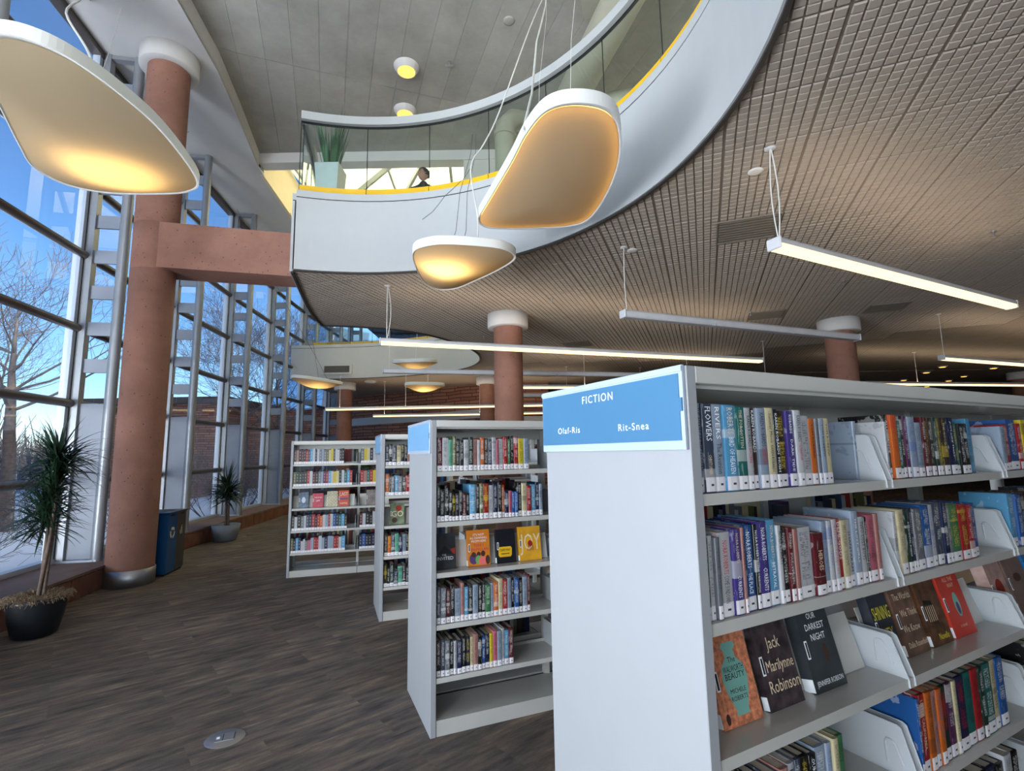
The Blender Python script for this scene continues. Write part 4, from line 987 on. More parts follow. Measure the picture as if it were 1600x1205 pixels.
# seated reader on the upper floor: one continuous body
def person():
    t = thing('person', 'person with short dark hair and dark top seated behind the balcony glass', 'person', (-1.50,8.35,ZF-0.1))
    V = [(0,0,0.50),(0,0.02,0.72),(0,0.0,0.95),(0,-0.02,1.07),(0,-0.035,1.13),   # pelvis spine neck
         (-0.19,0,0.98),(-0.25,-0.10,0.76),(-0.14,-0.30,0.72),(0.19,0,0.98),(0.25,-0.10,0.76),(0.14,-0.30,0.72),
         (-0.10,-0.02,0.50),(-0.12,-0.44,0.50),(-0.12,-0.46,0.10),(-0.12,-0.56,0.05),(0.10,-0.02,0.50),(0.12,-0.44,0.50),(0.12,-0.46,0.10),(0.12,-0.56,0.05)]
    E_ = [(0,1),(1,2),(2,3),(3,4),(2,5),(5,6),(6,7),(2,8),(8,9),(9,10),(0,11),(11,12),(12,13),(13,14),(0,15),(15,16),(16,17),(17,18)]
    R_ = [0.14,0.13,0.14,0.07,0.055,0.065,0.048,0.035,0.065,0.048,0.035,0.09,0.062,0.04,0.035,0.09,0.062,0.04,0.035]
    me = bpy.data.meshes.new('body'); me.from_pydata(V, E_, []); me.update()
    o = link('body', me, 'shirt', t); sm = o.modifiers.new('skin', 'SKIN'); 
    for v, r in zip(me.skin_vertices[0].data, R_): v.radius = (r, r)
    me.skin_vertices[0].data[0].use_root = True
    ss = o.modifiers.new('sub', 'SUBSURF'); ss.levels = 2; ss.render_levels = 2
    # head: sculpted from a sphere, looking to the left
    bm = bmesh.new(); bmesh.ops.create_icosphere(bm, subdivisions=4, radius=0.1)
    for v in bm.verts:
        x, y, z = v.co; x *= 0.78; z *= 1.18; y *= 0.98
        if z < 0: x *= 1+z*1.9; y = y*(1+z*0.8)-0.012*(-z/0.1)
        if y < -0.05:
            e = abs(abs(x)-0.032); 
            if e < 0.016 and abs(z-0.005) < 0.014: y += 0.010
            if abs(x) < 0.014 and -0.035 < z < 0.008: y -= 0.022*(1-abs(x)/0.014)*((0.008-z)/0.043+0.15)
            if abs(x) < 0.026 and -0.062 < z < -0.048: y -= 0.006
        v.co = (x, y, z)
    me = bpy.data.meshes.new('head'); bm.to_mesh(me); bm.free()
    for p in me.polygons: p.use_smooth = True
    h = link('head', me, 'skin', t, loc=(0,-0.05,1.235), rotz=-0.9)
    bm = bmesh.new(); bmesh.ops.create_icosphere(bm, subdivisions=3, radius=0.1)
    for v in bm.verts:
        x, y, z = v.co; r = 1.10+0.03*math.sin(40*x)*math.sin(37*z); v.co = (x*0.80*r, y*r*1.0+0.012, z*1.18*r+0.008)
    kill = [v for v in bm.verts if (v.co.y < -0.035 and v.co.z < 0.055) or v.co.z < -0.045]; bmesh.ops.delete(bm, geom=kill, context='VERTS')
    me = bpy.data.meshes.new('hair'); bm.to_mesh(me); bm.free(); link('hair', me, 'hair', h)
    for s in (-1, 1):
        ob('ear', MB().lathe([(0.0,0.012),(0.012,0.012),(0.019,0.0),(0.0,-0.004)], 12, (s*0.079,0.0,0.0)), 'skin', h)
        ob('eye', MB().lathe([(0.0,0.006),(0.007,0.004),(0.010,0),(0.0,-0.006)], 10, (s*0.032,-0.088,0.005)), 'text_white', h)
    for s in (-1, 1):     # hands with five fingers
        hd = MB(); bx, by, bz = s*0.12, -0.33, 0.72
        hd.bbox(bx-0.035, bx+0.035, by-0.08, by, bz-0.014, bz+0.014, 0.008)
        for q in range(4):
            L = (0.062,0.072,0.067,0.052)[q]; fx = bx-0.026+0.0175*q
            hd.tube([(fx,by-0.07,bz),(fx,by-0.08-L*0.45,bz+0.004),(fx,by-0.08-L*0.8,bz-0.01),(fx,by-0.08-L,bz-0.026)], [0.0085,0.008,0.007,0.005], 8)
        hd.tube([(bx-s*0.03,by-0.01,bz),(bx-s*0.055,by-0.035,bz-0.004),(bx-s*0.06,by-0.065,bz-0.012)], [0.011,0.010,0.007], 8)
        ob('hand', hd, 'skin', t)
    return t
person()
ch = thing('chair', 'dark upholstered chair under the seated person', 'chair', (-1.50,8.41,ZF-0.1))
ob('seat', MB().bbox(-0.26,0.26,-0.3,0.25,0.36,0.42,0.02), 'shirt', ch); ob('backrest', MB().bbox(-0.25,0.25,0.21,0.26,0.42,0.82,0.02), 'shirt', ch)
for x in (-0.22,0.22):
    for y in (-0.25,0.22): ob('leg', MB().tube([(x,y,0),(x,y,0.37)], 0.015, 8), 'steel', ch)

# ================================================================ FLOOR THINGS
fb = thing('floor_box', 'round brushed steel floor outlet cover set in the carpet', 'floor outlet', (-1.79,3.33,0), math.radians(22))
ob('cover', MB().lathe([(0.0,0.006),(0.085,0.006),(0.088,0.004),(0.108,0.003),(0.112,0.0)], 40), 'steel', fb)
ob('lid', MB().bbox(-0.052,0.052,-0.045,0.045,0.006,0.0085,0.002), 'steel', fb)
ob('lid_slot', MB().box(-0.012,-0.008,-0.04,0.04,0.0085,0.0092).box(0.05,0.054,-0.04,0.04,0.0062,0.0092), 'black', fb)
ob('latch', MB().box(-0.045,-0.028,-0.012,0.012,0.0085,0.010), 'text_white', fb)

d = Vector((-0.21,0.98)).normalized()
bn_ = thing('recycling_bin', 'two-bay recycling and rubbish bin, blue half and dark grey half, beside the tall column', 'bin', (-5.09,7.60,0), math.atan2(d.y, d.x))
# local x runs along the front, local y away from the front
ob('blue_bay', MB().bbox(0,0.31,0.0,0.40,0.03,0.88,0.006), 'bin_blue', bn_); ob('grey_bay', MB().bbox(0.312,0.62,0.0,0.40,0.03,0.88,0.006), 'bin_grey', bn_)
ob('plinth', MB().box(0.02,0.60,0.02,0.38,0,0.03), 'black', bn_)
ob('top', MB().bbox(-0.01,0.31,-0.015,0.41,0.88,0.905,0.004), 'bin_blue', bn_); ob('top', MB().bbox(0.312,0.63,-0.015,0.41,0.88,0.905,0.004), 'bin_grey', bn_)
ob('opening', MB().box(0.05,0.26,0.12,0.28,0.902,0.908), 'black', bn_); ob('opening', MB().box(0.36,0.57,0.12,0.28,0.902,0.908), 'black', bn_)
ob('finger_slot', MB().box(0.09,0.2,-0.003,0.01,0.845,0.87), 'black', bn_); ob('finger_slot', MB().box(0.42,0.53,-0.003,0.01,0.845,0.87), 'black', bn_)
rec = MB()
for k in range(3):     # three chasing arrows
    a0 = math.radians(90+120*k); cx_, cz_ = 0.155, 0.60; R = 0.072
    def pt(a, r): return (cx_+r*math.cos(a), -0.003, cz_+r*math.sin(a))
    n = 6; span = math.radians(78)
    for i in range(n):
        t0 = a0-span/2+span*i/n; t1 = a0-span/2+span*(i+1)/n; rec.add([pt(t0,R*0.62),pt(t1,R*0.62),pt(t1,R*1.16),pt(t0,R*1.16)], [(0,1,2,3)])
    rec.add([pt(a0-span/2,R*0.5),pt(a0-span/2,R*1.34),pt(a0-span/2-0.42,R*0.92)], [(0,1,2)])
ob('recycling_symbol', rec, 'decal', bn_, fixn=False)
man = MB(); man.add([(0.475+0.012*math.cos(2*PI*k/10), -0.003, 0.665+0.012*math.sin(2*PI*k/10)) for k in range(10)], [tuple(range(10))])
for q in ([(0.46,0.65),(0.49,0.65),(0.488,0.60),(0.462,0.60)],[(0.464,0.60),(0.476,0.60),(0.47,0.545),(0.458,0.545)],[(0.476,0.60),(0.487,0.60),(0.50,0.55),(0.488,0.545)],[(0.46,0.645),(0.452,0.64),(0.432,0.61),(0.440,0.604)],[(0.415,0.60),(0.445,0.60),(0.441,0.545),(0.419,0.545)]):
    man.add([(p[0], -0.003, p[1]) for p in q], [(0,1,2,3)])
ob('litter_symbol', man, 'decal', bn_, fixn=False)
bn_.rotation_euler.z = math.atan2(d.y, d.x)

def dracaena(name, label, x, y, potprof, potmat, stems, crowns, moss=False, s=1.0):
    t = thing(name, label, 'potted plant', (x, y, 0)); rng = random.Random(hash(label) % 1000 if False else len(label))
    ob('pot', MB().lathe(potprof, 40), potmat, t)
    top = max(p[1] for p in potprof); rr = max(p[0] for p in potprof)
    ob('soil', MB().lathe([(0, top-0.03), (rr*0.9, top-0.035)], 30), 'moss', t)
    if moss:
        m = MB()
        for k in range(1300):
            a = rng.uniform(0, 2*PI); r = rr*rng.uniform(0.35, 1.04); p = Vector((r*math.cos(a), r*math.sin(a), top-0.02+rng.uniform(0, 0.03)))
            dd = Vector((rng.uniform(-1,1)+math.cos(a)*0.5, rng.uniform(-1,1)+math.sin(a)*0.5, rng.uniform(-0.2,0.7))).normalized()
            m.tube([p, p+dd*0.04, p+dd*0.06+Vector((0,0,-0.03))], 0.0022, 3, caps=False)
        o = ob('moss_fringe', m, 'moss', t, fixn=False); o['kind'] = 'stuff'
    for st in stems: ob('trunk', MB().tube(st, [0.022*s]*(len(st)-1)+[0.014*s], 8), 'stem', t)
    for (c, R, n) in crowns:
        for k in range(n):
            u = rng.uniform(-0.45, 1); a = rng.uniform(0, 2*PI); q = math.sqrt(max(0, 1-u*u))
            m = MB(); p = Vector(c)+Vector((0,0,rng.uniform(-0.22,0.12)*R*1.6))
            blade(m, p, (q*math.cos(a), q*math.sin(a), u+0.15), R*rng.uniform(0.75, 1.15), 0.028*s+0.005, rng, rng.uniform(0.5, 1.3))
            ob('leaf', m, 'leaf', t, fixn=False)
    return t
dracaena('potted_dracaena', 'tall narrow-leaved plant in a black pot, frayed moss on its rim, by the curb', -4.74, 5.22,
         [(0,0),(0.15,0),(0.175,0.015),(0.215,0.18),(0.238,0.33),(0.243,0.37),(0.225,0.37),(0.215,0.34),(0,0.34)], 'pot_black',
         [[(0.0,0.02,0.32),(0.0,0.03,0.8),(0.0,0.04,1.25)],[(0.05,0.0,0.32),(0.06,0.02,0.9),(0.04,0.04,1.45),(0.02,0.05,1.66)],[(0.02,-0.03,0.32),(0.06,0.0,0.9),(0.07,0.02,1.35)]],
         [((0.02,0.05,1.68),0.47,210),((-0.05,0.04,1.16),0.46,180),((0.03,0.0,1.42),0.40,110)], moss=True, s=0.8)
dracaena('potted_dracaena', 'shorter narrow-leaved plant in a pale grey pot beyond the recycling bin', -5.98, 10.72,
         [(0,0),(0.18,0),(0.205,0.02),(0.255,0.18),(0.27,0.33),(0.25,0.33),(0.235,0.30),(0,0.30)], 'pot_grey',
         [[(0.0,0,0.28),(-0.02,0,0.6),(0.0,0,0.95)],[(0.04,0.02,0.28),(0.03,0,0.6),(0.05,0,0.92)],[(-0.03,0.02,0.28),(0.0,0.02,0.6),(-0.03,0,0.9)]],
         [((0,0,1.06),0.52,190),((0.0,0,0.94),0.44,130)])
gp = thing('leafy_plant', 'broad-leaved green plant seen just above the farthest bookcase', 'potted plant', (-3.25,11.2,0))
ob('pot', MB().lathe([(0,0),(0.2,0),(0.26,0.4),(0.24,0.4),(0,0.37)], 24), 'pot_grey', gp); ob('trunk', MB().tube([(0,0,0.3),(0.03,0,1.75)], 0.02, 8), 'stem', gp)
rng = random.Random(3)
for k in range(46):
    a = rng.uniform(0,2*PI); m = MB(); blade(m, (0.03,0,rng.uniform(1.2,1.85)), (math.cos(a), math.sin(a), rng.uniform(0.1,1.1)), rng.uniform(0.25,0.42), 0.11, rng, 0.9); ob('leaf', m, 'leaf_light', gp, fixn=False)
# ================================================================ BOOKCASES
SHZ = [1.585, 1.265, 0.952, 0.640, 0.330]      # shelf tops
HTOP = 1.92; DEP = 0.70; PITCH = 0.92
def bookcase(name_label, O, ang, nsec, sign, first=0.0):
    t = thing('bookcase', name_label, 'bookcase', (O[0], O[1], 0), ang, 'white double-sided library bookcases')
    L = 0.035+nsec*PITCH+0.035
    ob('end_panel', MB().bbox(0, 0.035, 0, DEP, 0, HTOP, 0.002), 'end_panel', t)
    ob('end_panel', MB().bbox(L-0.035, L, 0, DEP, 0, HTOP, 0.002), 'end_panel', t)
    ob('canopy', MB().bbox(0.035, L-0.035, 0.0, DEP, HTOP-0.045, HTOP, 0.002).box(0.035, L-0.035, 0.03, DEP-0.03, HTOP-0.055, HTOP-0.045), 'shelf_metal', t)
    for k in range(nsec+1):
        x = 0.035+k*PITCH+(0.02 if k == 0 else (-0.02 if k == nsec else 0))
        ob('upright', MB().box(x-0.018, x+0.018, DEP/2-0.025, DEP/2+0.025, 0.08, HTOP-0.05), 'shelf_metal', t)
    for k in range(nsec):
        x0 = 0.035+k*PITCH+0.003; x1 = x0+PITCH-0.006
        for side in (0, 1):
            def Y(y): return y if side == 0 else DEP-y
            def bxs(m, xa, xb, ya, yb, za, zb):
                ya, yb = sorted((Y(ya), Y(yb))); return m.box(xa, xb, ya, yb, za, zb)
            for z in SHZ:
                m = MB(); bxs(m, x0, x1, 0.006, 0.30, z-0.012, z); bxs(m, x0, x1, 0.006, 0.012, z-0.030, z-0.012); bxs(m, x0, x1, 0.292, 0.30, z, z+0.02)
                ob('shelf', m, 'shelf_metal', t)
            m = MB(); bxs(m, x0, x1, 0.006, 0.33, 0.078, 0.090); bxs(m, x0, x1, 0.006, 0.014, 0.0, 0.078)
            ob('base_shelf', m, 'shelf_metal', t)
        # top rail tie under the canopy
        ob('tie_rail', MB().box(x0, x1, DEP/2-0.012, DEP/2+0.012, HTOP-0.12, HTOP-0.055), 'shelf_metal', t)
    # trapezoid end brackets with a raised rib at each joint
    for k in range(1, nsec):
        x = 0.035+k*PITCH-0.038
        for z in SHZ:
            bh = 0.123 if z == SHZ[2] else 0.155
            prof = [(0.0, z-0.025), (0.30, z-0.03), (0.30, z+bh), (0.055, z+bh), (0.045, z+bh-0.006), (0.002, z-0.006)]
            for dx in (0.0, 0.036):
                n = len(prof); m = MB(); m.add([(x+dx, p[0], p[1]) for p in prof]+[(x+dx+0.002, p[0], p[1]) for p in prof], [(i, (i+1) % n, (i+1) % n+n, i+n) for i in range(n)]+[tuple(range(n)), tuple(range(2*n-1, n-1, -1))])
                m.tube([(x+dx+0.001, p[0], p[1]) for p in prof[2:]], 0.0028, 6)
                br = ob('bracket', m, 'white_metal', t)
                if dx == 0:
                    ob('bracket_rib', MB().tube([(x-0.001, 0.092, z+0.03), (x-0.001, 0.095, z+0.09), (x-0.001, 0.090, z+0.102), (x-0.001, 0.076, z+0.102), (x-0.001, 0.066, z+0.092), (x-0.001, 0.045, z+0.035)], 0.0035, 8), 'white_metal', br)
    if sign:
        sg = thing('aisle_sign', sign[0], 'sign', (O[0], O[1], 0), ang, None)
        ob('holder', MB().bbox(-0.012, -0.002, 0.004, 0.702, 1.700, 1.922, 0.001).box(-0.015, -0.010, 0.004, 0.702, 1.905, 1.918), 'acrylic', sg)
        ob('insert', MB().box(-0.0145, -0.0121, 0.016, 0.696, 1.724, 1.900), sign[1], sg)
        ob('side_clip', MB().box(-0.0165, -0.0125, 0.006, 0.014, 1.80, 1.835), 'sign_blue', sg)
        for (s, y, z, size, mat, asp) in sign[2]:
            me = textmesh(s, size, spacing=1.22, res=3, xscale=asp); placetext(me, (-0.0152, y, z), (0, -1, 0), (0, 0, 1)); link('lettering', me, mat, sg)
    return t
OR = {'n': ((0.456, 1.303), 0.49, 5), 'r': ((-0.528, 3.28), 0.40, 4), 't': ((-1.409, 5.444), 0.345, 4), 'f': ((-3.23, 7.38), 0.292, 4)}
bookcase('nearest white bookcase with the FICTION sign, cropped by the picture edge', *OR['n'],
         ('blue aisle sign reading FICTION, Olaf-Ris and Rit-Snea on the nearest bookcase', 'sign_blue',
          [('FICTION', 0.362, 1.868, 0.036, 'text_white', 1.0), ('Olaf-Ris', 0.527, 1.772, 0.030, 'text_white', 1.12), ('Rit-Snea', 0.198, 1.768, 0.030, 'text_white', 1.08)]))
bookcase('second white bookcase from the camera, its end panel facing the windows', *OR['r'],
         ('pale blue aisle sign on the end of the second bookcase', 'sign_pale', []))
bookcase('third white bookcase, mostly hidden behind the second', *OR['t'],
         ('pale blue aisle sign on the end of the third bookcase', 'sign_pale', []))
bookcase('farthest white bookcase, standing nearest the windows', *OR['f'], None)

# unseen bookcase added beside the camera to shade the lower shelves
OR['z'] = ((1.30, -0.95), 0.58, 5)
hb = bookcase('white bookcase of the row beside the camera, outside the picture', *OR['z'], None)
ob('shade_panel', MB().box(0.04, 4.6, 0.345, 0.355, 0.08, 1.86), 'shelf_metal', hb)  # solid panel added to stop light in place of books

# ---- books: unit mesh is one book wide, deep and high
def unit_book():
    m = MB(); t = 0.045
    # rounded spine and two boards as one cover
    pr = [(-0.5,0.0),( -0.5,1.0),(-0.5+t*2,1.0),(-0.5+t*2,0.045),(0.5-t*2,0.045),(0.5-t*2,1.0),(0.5,1.0),(0.5,0.0),(0.44,-0.010),(0.25,-0.017),(0,-0.02),(-0.25,-0.017),(-0.44,-0.010)]
    n = len(pr); m.add([(x,y,0) for x,y in pr]+[(x,y,1) for x,y in pr], [(i,(i+1)%n,(i+1)%n+n,i+n) for i in range(n)])
    tri = tessellate_polygon([[Vector((x,y,0)) for x,y in pr]])
    m.add([(x,y,0) for x,y in pr]+[(x,y,1) for x,y in pr], [tuple(t_) for t_ in tri]+[tuple(i+n for i in reversed(t_)) for t_ in tri])
    cov = m.mesh('book_cover'); cov.materials.append(MATS['book_cover'])
    pg = MB().box(-0.41,0.41,0.046,0.97,0.012,0.985).mesh('page_block'); pg.materials.append(MATS['page'])
    lb = MB().add([(-0.49,-0.008,0.012),(-0.25,-0.0205,0.012),(0.25,-0.0205,0.012),(0.49,-0.008,0.012),(-0.49,-0.008,0.17),(-0.25,-0.0205,0.17),(0.25,-0.0205,0.17),(0.49,-0.008,0.17)], [(0,1,5,4),(1,2,6,5),(2,3,7,6)]).mesh('spine_label', False); lb.materials.append(MATS['spine_label'])
    return cov, pg, lb
COV, PAG, LAB = unit_book()
LAB_HI = LAB
WORDS = dict(K=('black',(18,18,22)), N=('navy',(24,34,72)), W=('white',(206,208,212)), G=('grey',(120,126,134)), T=('teal',(28,110,104)), B=('blue',(34,92,162)), L=('light blue',(96,170,214)),
             R=('red',(172,34,38)), O=('orange',(214,110,40)), Y=('yellow',(224,200,56)), P=('purple',(74,60,140)), V=('violet',(92,40,86)), M=('maroon',(96,26,34)), C=('cream',(220,208,168)), D=('dark brown',(54,40,36)),
             E=('green',(70,130,84)), Q=('mint green',(110,190,160)), I=('pink',(206,110,130)), A=('pale grey-blue',(160,176,196)), S=('slate',(64,74,92)), U=('dusty rose',(176,128,120)), H=('olive',(110,112,70)), F=('dark green',(26,52,44)))
ORD = 'first second third fourth fifth sixth seventh eighth ninth tenth eleventh twelfth thirteenth fourteenth fifteenth sixteenth seventeenth eighteenth nineteenth twentieth twenty-first twenty-second twenty-third twenty-fourth twenty-fifth twenty-sixth twenty-seventh twenty-eighth twenty-ninth thirtieth'.split()
INKS = {'w': (226,226,222), 'k': (18,18,22), 'r': (180,34,44), 'y': (222,196,70), 'b': (60,90,160)}
book_count = 0
brng = random.Random(21)
def book(row, s0, s1, zb, code, h, d, ink, where, ordn, title=None, tink=None, lean=0.0, inset=0.012, label=True, titles=None, name=None):
    """one book standing in a row, spine to the front; s0..s1 along the bookcase"""
    global book_count
    (ox, oy), ang, _ = OR[row]; w = max(0.006, (s1-s0)-0.0012); cx = (s0+s1)/2
    cname, rgb = WORDS[code]
    c, s = math.cos(ang), math.sin(ang)
    o = bpy.data.objects.new('book', COV); COL.objects.link(o)
    jit = brng.uniform(0.9, 1.1)
    jit *= 0.66; o.color = (*[min(1, v*jit) for v in lin(rgb)], 1); o['ink'] = lin(INKS[ink]); o['print_amount'] = 0.0 if title else 0.5
    hcorr = h
    if lean: cx += math.sin(lean)*0
    o.location = (ox+c*cx-s*inset, oy+s*cx+c*inset, zb+0.001+abs(math.sin(lean))*w*0.5); o.rotation_euler = (0, lean, ang); o.scale = (w, d, hcorr)
    p = bpy.data.objects.new('page_block', PAG); COL.objects.link(p); p.parent = o
    if label:
        l = bpy.data.objects.new('spine_label', LAB); COL.objects.link(l); l.parent = o
    if title:
        for (tx, z0, z1, ts, mt_) in (titles or [(title, 0.24, 0.95, 0.7, tink)]):
            me = textmesh(tx, 1.0, res=1); tw, th = textsize(me)
            sx = (z1-z0)/tw; sy = ts/th
            # x of the text runs down the spine
            for v in me.vertices:
                X_, Y_ = v.co.x*sx, v.co.y*sy; v.co = (Y_*1.0, -0.0225, (z0+z1)/2-X_)
            link('title', me, mt_, o)
    NOPE = ('ROBERTS', 'ROBARDS', 'ROBBINS', 'WILEN', 'CHRISTOPHER')
    tt = title or ''
    for bad in ('NORA ROBERTS ', 'KAREN ROBARDS ', 'THE AFFAIRS OF '): tt = tt.replace(bad, '')
    if any(q in tt for q in NOPE) or len(tt.split()) > 3: tt = ''
    nm = name or cname+' book'+(' lettered '+tt if tt else '')
    o['label'] = '%s, %s' % (nm, where if ordn is None else '%s from left, %s' % (ORD[ordn], where)); o['category'] = 'book'
    book_count += 1
    return o
CASE = {'n': 'nearest bookcase', 'r': 'second bookcase', 't': 'third bookcase', 'f': 'farthest bookcase'}
SHN = ['top shelf', 'second shelf', 'display shelf', 'fourth shelf', 'fifth shelf']
def run(row, sh, sec, s0, items, section_word=None):
    """items: (end, code, height, ink[, title, titlemat[, titles]])"""
    where = '%s, %s%s' % (SHN[sh], (section_word+', ') if section_word else '', CASE[row])
    grp = 'books on the %s of the %s%s' % (SHN[sh], CASE[row], (', '+section_word) if section_word else '')
    a = s0
    for k, it in enumerate(items):
        b, code, h, ink = it[:4]; title = it[4] if len(it) > 4 else None; tm = it[5] if len(it) > 5 else None; tl = it[6] if len(it) > 6 else None
        lean = it[7] if len(it) > 7 else 0.0
        if code != '_':
            o = book(row, a, b, SHZ[sh], code, h, 0.155+brng.uniform(-0.01, 0.012), ink, where, k, title, tm, titles=tl, inset=0.016+brng.uniform(0, 0.010), lean=lean)
            o['group'] = grp
        a = b
def rel(row, sh, sec, s0, s1, codes, hs=(0.2, 0.235), section_word=None, lean=0.0):
    """codes like 'K1.2 N W0.8': colour letter and relative width"""
    L = []
    for t_ in codes.split():
        c = t_[0]; r = t_[1:]; short = r.endswith('s'); r = r.rstrip('s'); L.append((c, float(r) if r else 1.0, short))
    tot = sum(x[1] for x in L); a = s0; out = []
    for c, wd, short in L:
        a += wd/tot*(s1-s0); dark = c in 'KNTBRPVMDESFOHGL'
        out.append((a, c, brng.uniform(*hs)*(0.82 if short else 1), 'w' if dark and brng.random() < 0.9 else ('y' if dark else 'k'), None, None, None, lean))
    run(row, sh, sec, s0, out, section_word)

TW, TK, TR, TY, TCm = 'text_white', 'text_black', 'text_red', 'text_yellow', 'text_cream'
# nearest bookcase, top shelf
run('n', 0, 0, 0.040, [
 (0.066,'A',0.238,'k','THE AFFAIRS OF THE FALCONS',TK),
 (0.106,'S',0.236,'w','FLOWERS',TCm,[('FLOWERS',0.58,0.97,0.55,TW),('CHRISTOPHER',0.2,0.42,0.3,TCm)]),
 (0.146,'A',0.236,'k','REUNION',TW,[('RIVERS',0.6,0.97,0.45,TW),('The Reunion',0.2,0.55,0.45,TK)]),
 (0.194,'L',0.235,'w','RAVEN',TCm,[('ROBERTS',0.66,0.97,0.5,TCm),('BIRD OF HEAVEN',0.2,0.62,0.42,TW)]),
 (0.236,'T',0.232,'w','THE FORGOTTEN',TW,[('THE FORGOTTEN',0.5,0.96,0.3,TCm)]),
 (0.263,'W',0.230,'k','KAREN ROBARDS DOCTRINE',TK,[('KAREN ROBARDS',0.52,0.9,0.5,TK),('DOCTRINE',0.32,0.5,0.5,TR)]),
 (0.287,'D',0.230,'w','KAREN ROBARDS',TW,[('KAREN ROBARDS',0.45,0.97,0.5,TW)]),
 (0.327,'A',0.230,'k','KAREN ROBARDS DECEPTION',TK,[('KAREN ROBARDS',0.52,0.94,0.42,TK),('DECEPTION',0.3,0.5,0.42,TR)]),
 (0.362,'C',0.232,'k','Summer Moon',TK,[('Summer Moon',0.56,0.93,0.34,TK),('KAREN ROBARDS',0.2,0.53,0.34,TK)]),
 (0.383,'K',0.228,'w','KAREN ROBARDS HUSH',TW,[('KAREN ROBARDS',0.42,0.95,0.55,TW),('HUSH',0.2,0.38,0.55,TW)]),
 (0.423,'D',0.225,'y'),
 (0.460,'P',0.225,'w','DARK TIDE',TW,[('ROBARDS',0.7,0.95,0.3,TW),('DARK TIDE',0.2,0.62,0.28,TW)]),
 (0.494,'W',0.228,'k','KAREN ROBARDS ULTIMATUM',TK,[('KAREN ROBARDS',0.58,0.93,0.5,TK),('ULTIMATUM',0.34,0.55,0.4,TR)]),
 (0.542,'W',0.212,'k'),
 (0.572,'O',0.204,'k','TOM ROBBINS',TK,[('TOM ROBBINS',0.4,0.92,0.32,TK)]),
 (0.591,'G',0.204,'k','TOM ROBBINS',TK,[('TOM ROBBINS',0.4,0.92,0.34,TK)]),
 (0.618,'A',0.204,'k','TOM ROBBINS',TK,[('TOM ROBBINS',0.42,0.92,0.34,TK)]),
 (0.651,'C',0.206,'k','TOM ROBBINS',TK,[('TOM ROBBINS',0.42,0.92,0.3,TK)])])
run('n', 0, 1, 0.968, [
 (0.985,'W',0.20,'k'), (1.010,'K',0.225,'w','ALLEGIANCE',TW,[('ALLEGIANCE',0.4,0.92,0.5,TW)]), (1.052,'O',0.225,'r'), (1.080,'T',0.205,'w'),
 (1.105,'D',0.222,'w'), (1.131,'V',0.222,'w'), (1.180,'A',0.22,'b'), (1.225,'A',0.2,'k'), (1.256,'M',0.22,'w'), (1.285,'M',0.22,'y'),
 (1.321,'D',0.22,'w'), (1.345,'F',0.22,'w'), (1.374,'H',0.218,'y'), (1.425,'D',0.22,'y','THE GOOD LIE',TCm,[('THE GOOD LIE',0.4,0.92,0.32,TCm)]),
 (1.480,'N',0.222,'w','JUST LIKE THAT',TW,[('JUST LIKE THAT',0.3,0.93,0.28,TW)]), (1.516,'T',0.205,'y'), (1.556,'K',0.2,'w'), (1.600,'K',0.2,'w')], 'middle section')
rel('n', 0, 2, 1.91, 2.5, 'A R B2 R Y1.2 V W1.5 G M C N', (0.19,0.225), 'far section')
# second shelf
run('n', 1, 0, 0.040, [
 (0.061,'T',0.205,'y'), (0.080,'W',0.21,'k'), (0.098,'G',0.205,'k'),
 (0.148,'W',0.215,'r','NORA ROBERTS COME SUNDOWN',TR,[('NORA ROBERTS',0.5,0.9,0.36,TR),('COME SUNDOWN',0.16,0.48,0.36,TK)]),
 (0.184,'P',0.22,'w','CURRENTS',TW,[('NORA ROBERTS',0.6,0.95,0.3,TCm),('CURRENTS',0.2,0.45,0.4,TW)]),
 (0.196,'U',0.222,'k','NORA ROBERTS',TK,[('NORA ROBERTS',0.5,0.9,0.5,TK)]),
 (0.240,'B',0.225,'w','THE PLACE',TW,[('NORA ROBERTS',0.5,0.92,0.4,TW),('THE PLACE',0.2,0.44,0.36,TW)]),
 (0.257,'K',0.225,'w','NORA ROBERTS THE OBSESSION',TW,[('NORA ROBERTS',0.56,0.93,0.6,TW),('THE OBSESSION',0.2,0.52,0.45,TW)]),
 (0.299,'P',0.23,'w','UNDERCURRENTS',TW,[('NORA ROBERTS',0.55,0.93,0.4,TW),('CURRENTS',0.2,0.46,0.4,TW)]),
 (0.341,'L',0.232,'w','BETRAYAL',TW,[('NORA ROBERTS',0.55,0.93,0.3,TCm),('BETRAYAL',0.2,0.5,0.3,TW)]),
 (0.360,'W',0.215,'k','NORA ROBERTS',TK,[('NORA ROBERTS',0.5,0.92,0.55,TK)]),
 (0.385,'K',0.205,'w'), (0.408,'M',0.205,'w'), (0.428,'U',0.2,'r'),
 (0.500,'W',0.2,'k'), (0.550,'M',0.178,'w','HEROES',TCm,[('HEROES',0.4,0.72,0.4,TCm)]), (0.578,'A',0.21,'b'), (0.603,'W',0.21,'b'), (0.628,'W',0.212,'r'),
 (0.652,'R',0.212,'w','DEMI-GODS',TW,[('DEMI-GODS',0.42,0.95,0.6,TW)]), (0.684,'C',0.205,'k'), (0.715,'W',0.205,'k','SHANTARAM',TK,[('SHANTARAM',0.22,0.82,0.4,TK)]),
 (0.753,'A',0.23,'w','THE LOST GIRLS',TW,[('THE LOST GIRLS',0.3,0.9,0.26,TW)]), (0.787,'W',0.208,'k','TWO LOST BOYS',TK,[('TWO LOST BOYS',0.35,0.93,0.5,TK)]),
 (0.803,'K',0.205,'w'), (0.845,'I',0.21,'k'), (0.868,'U',0.212,'r')])
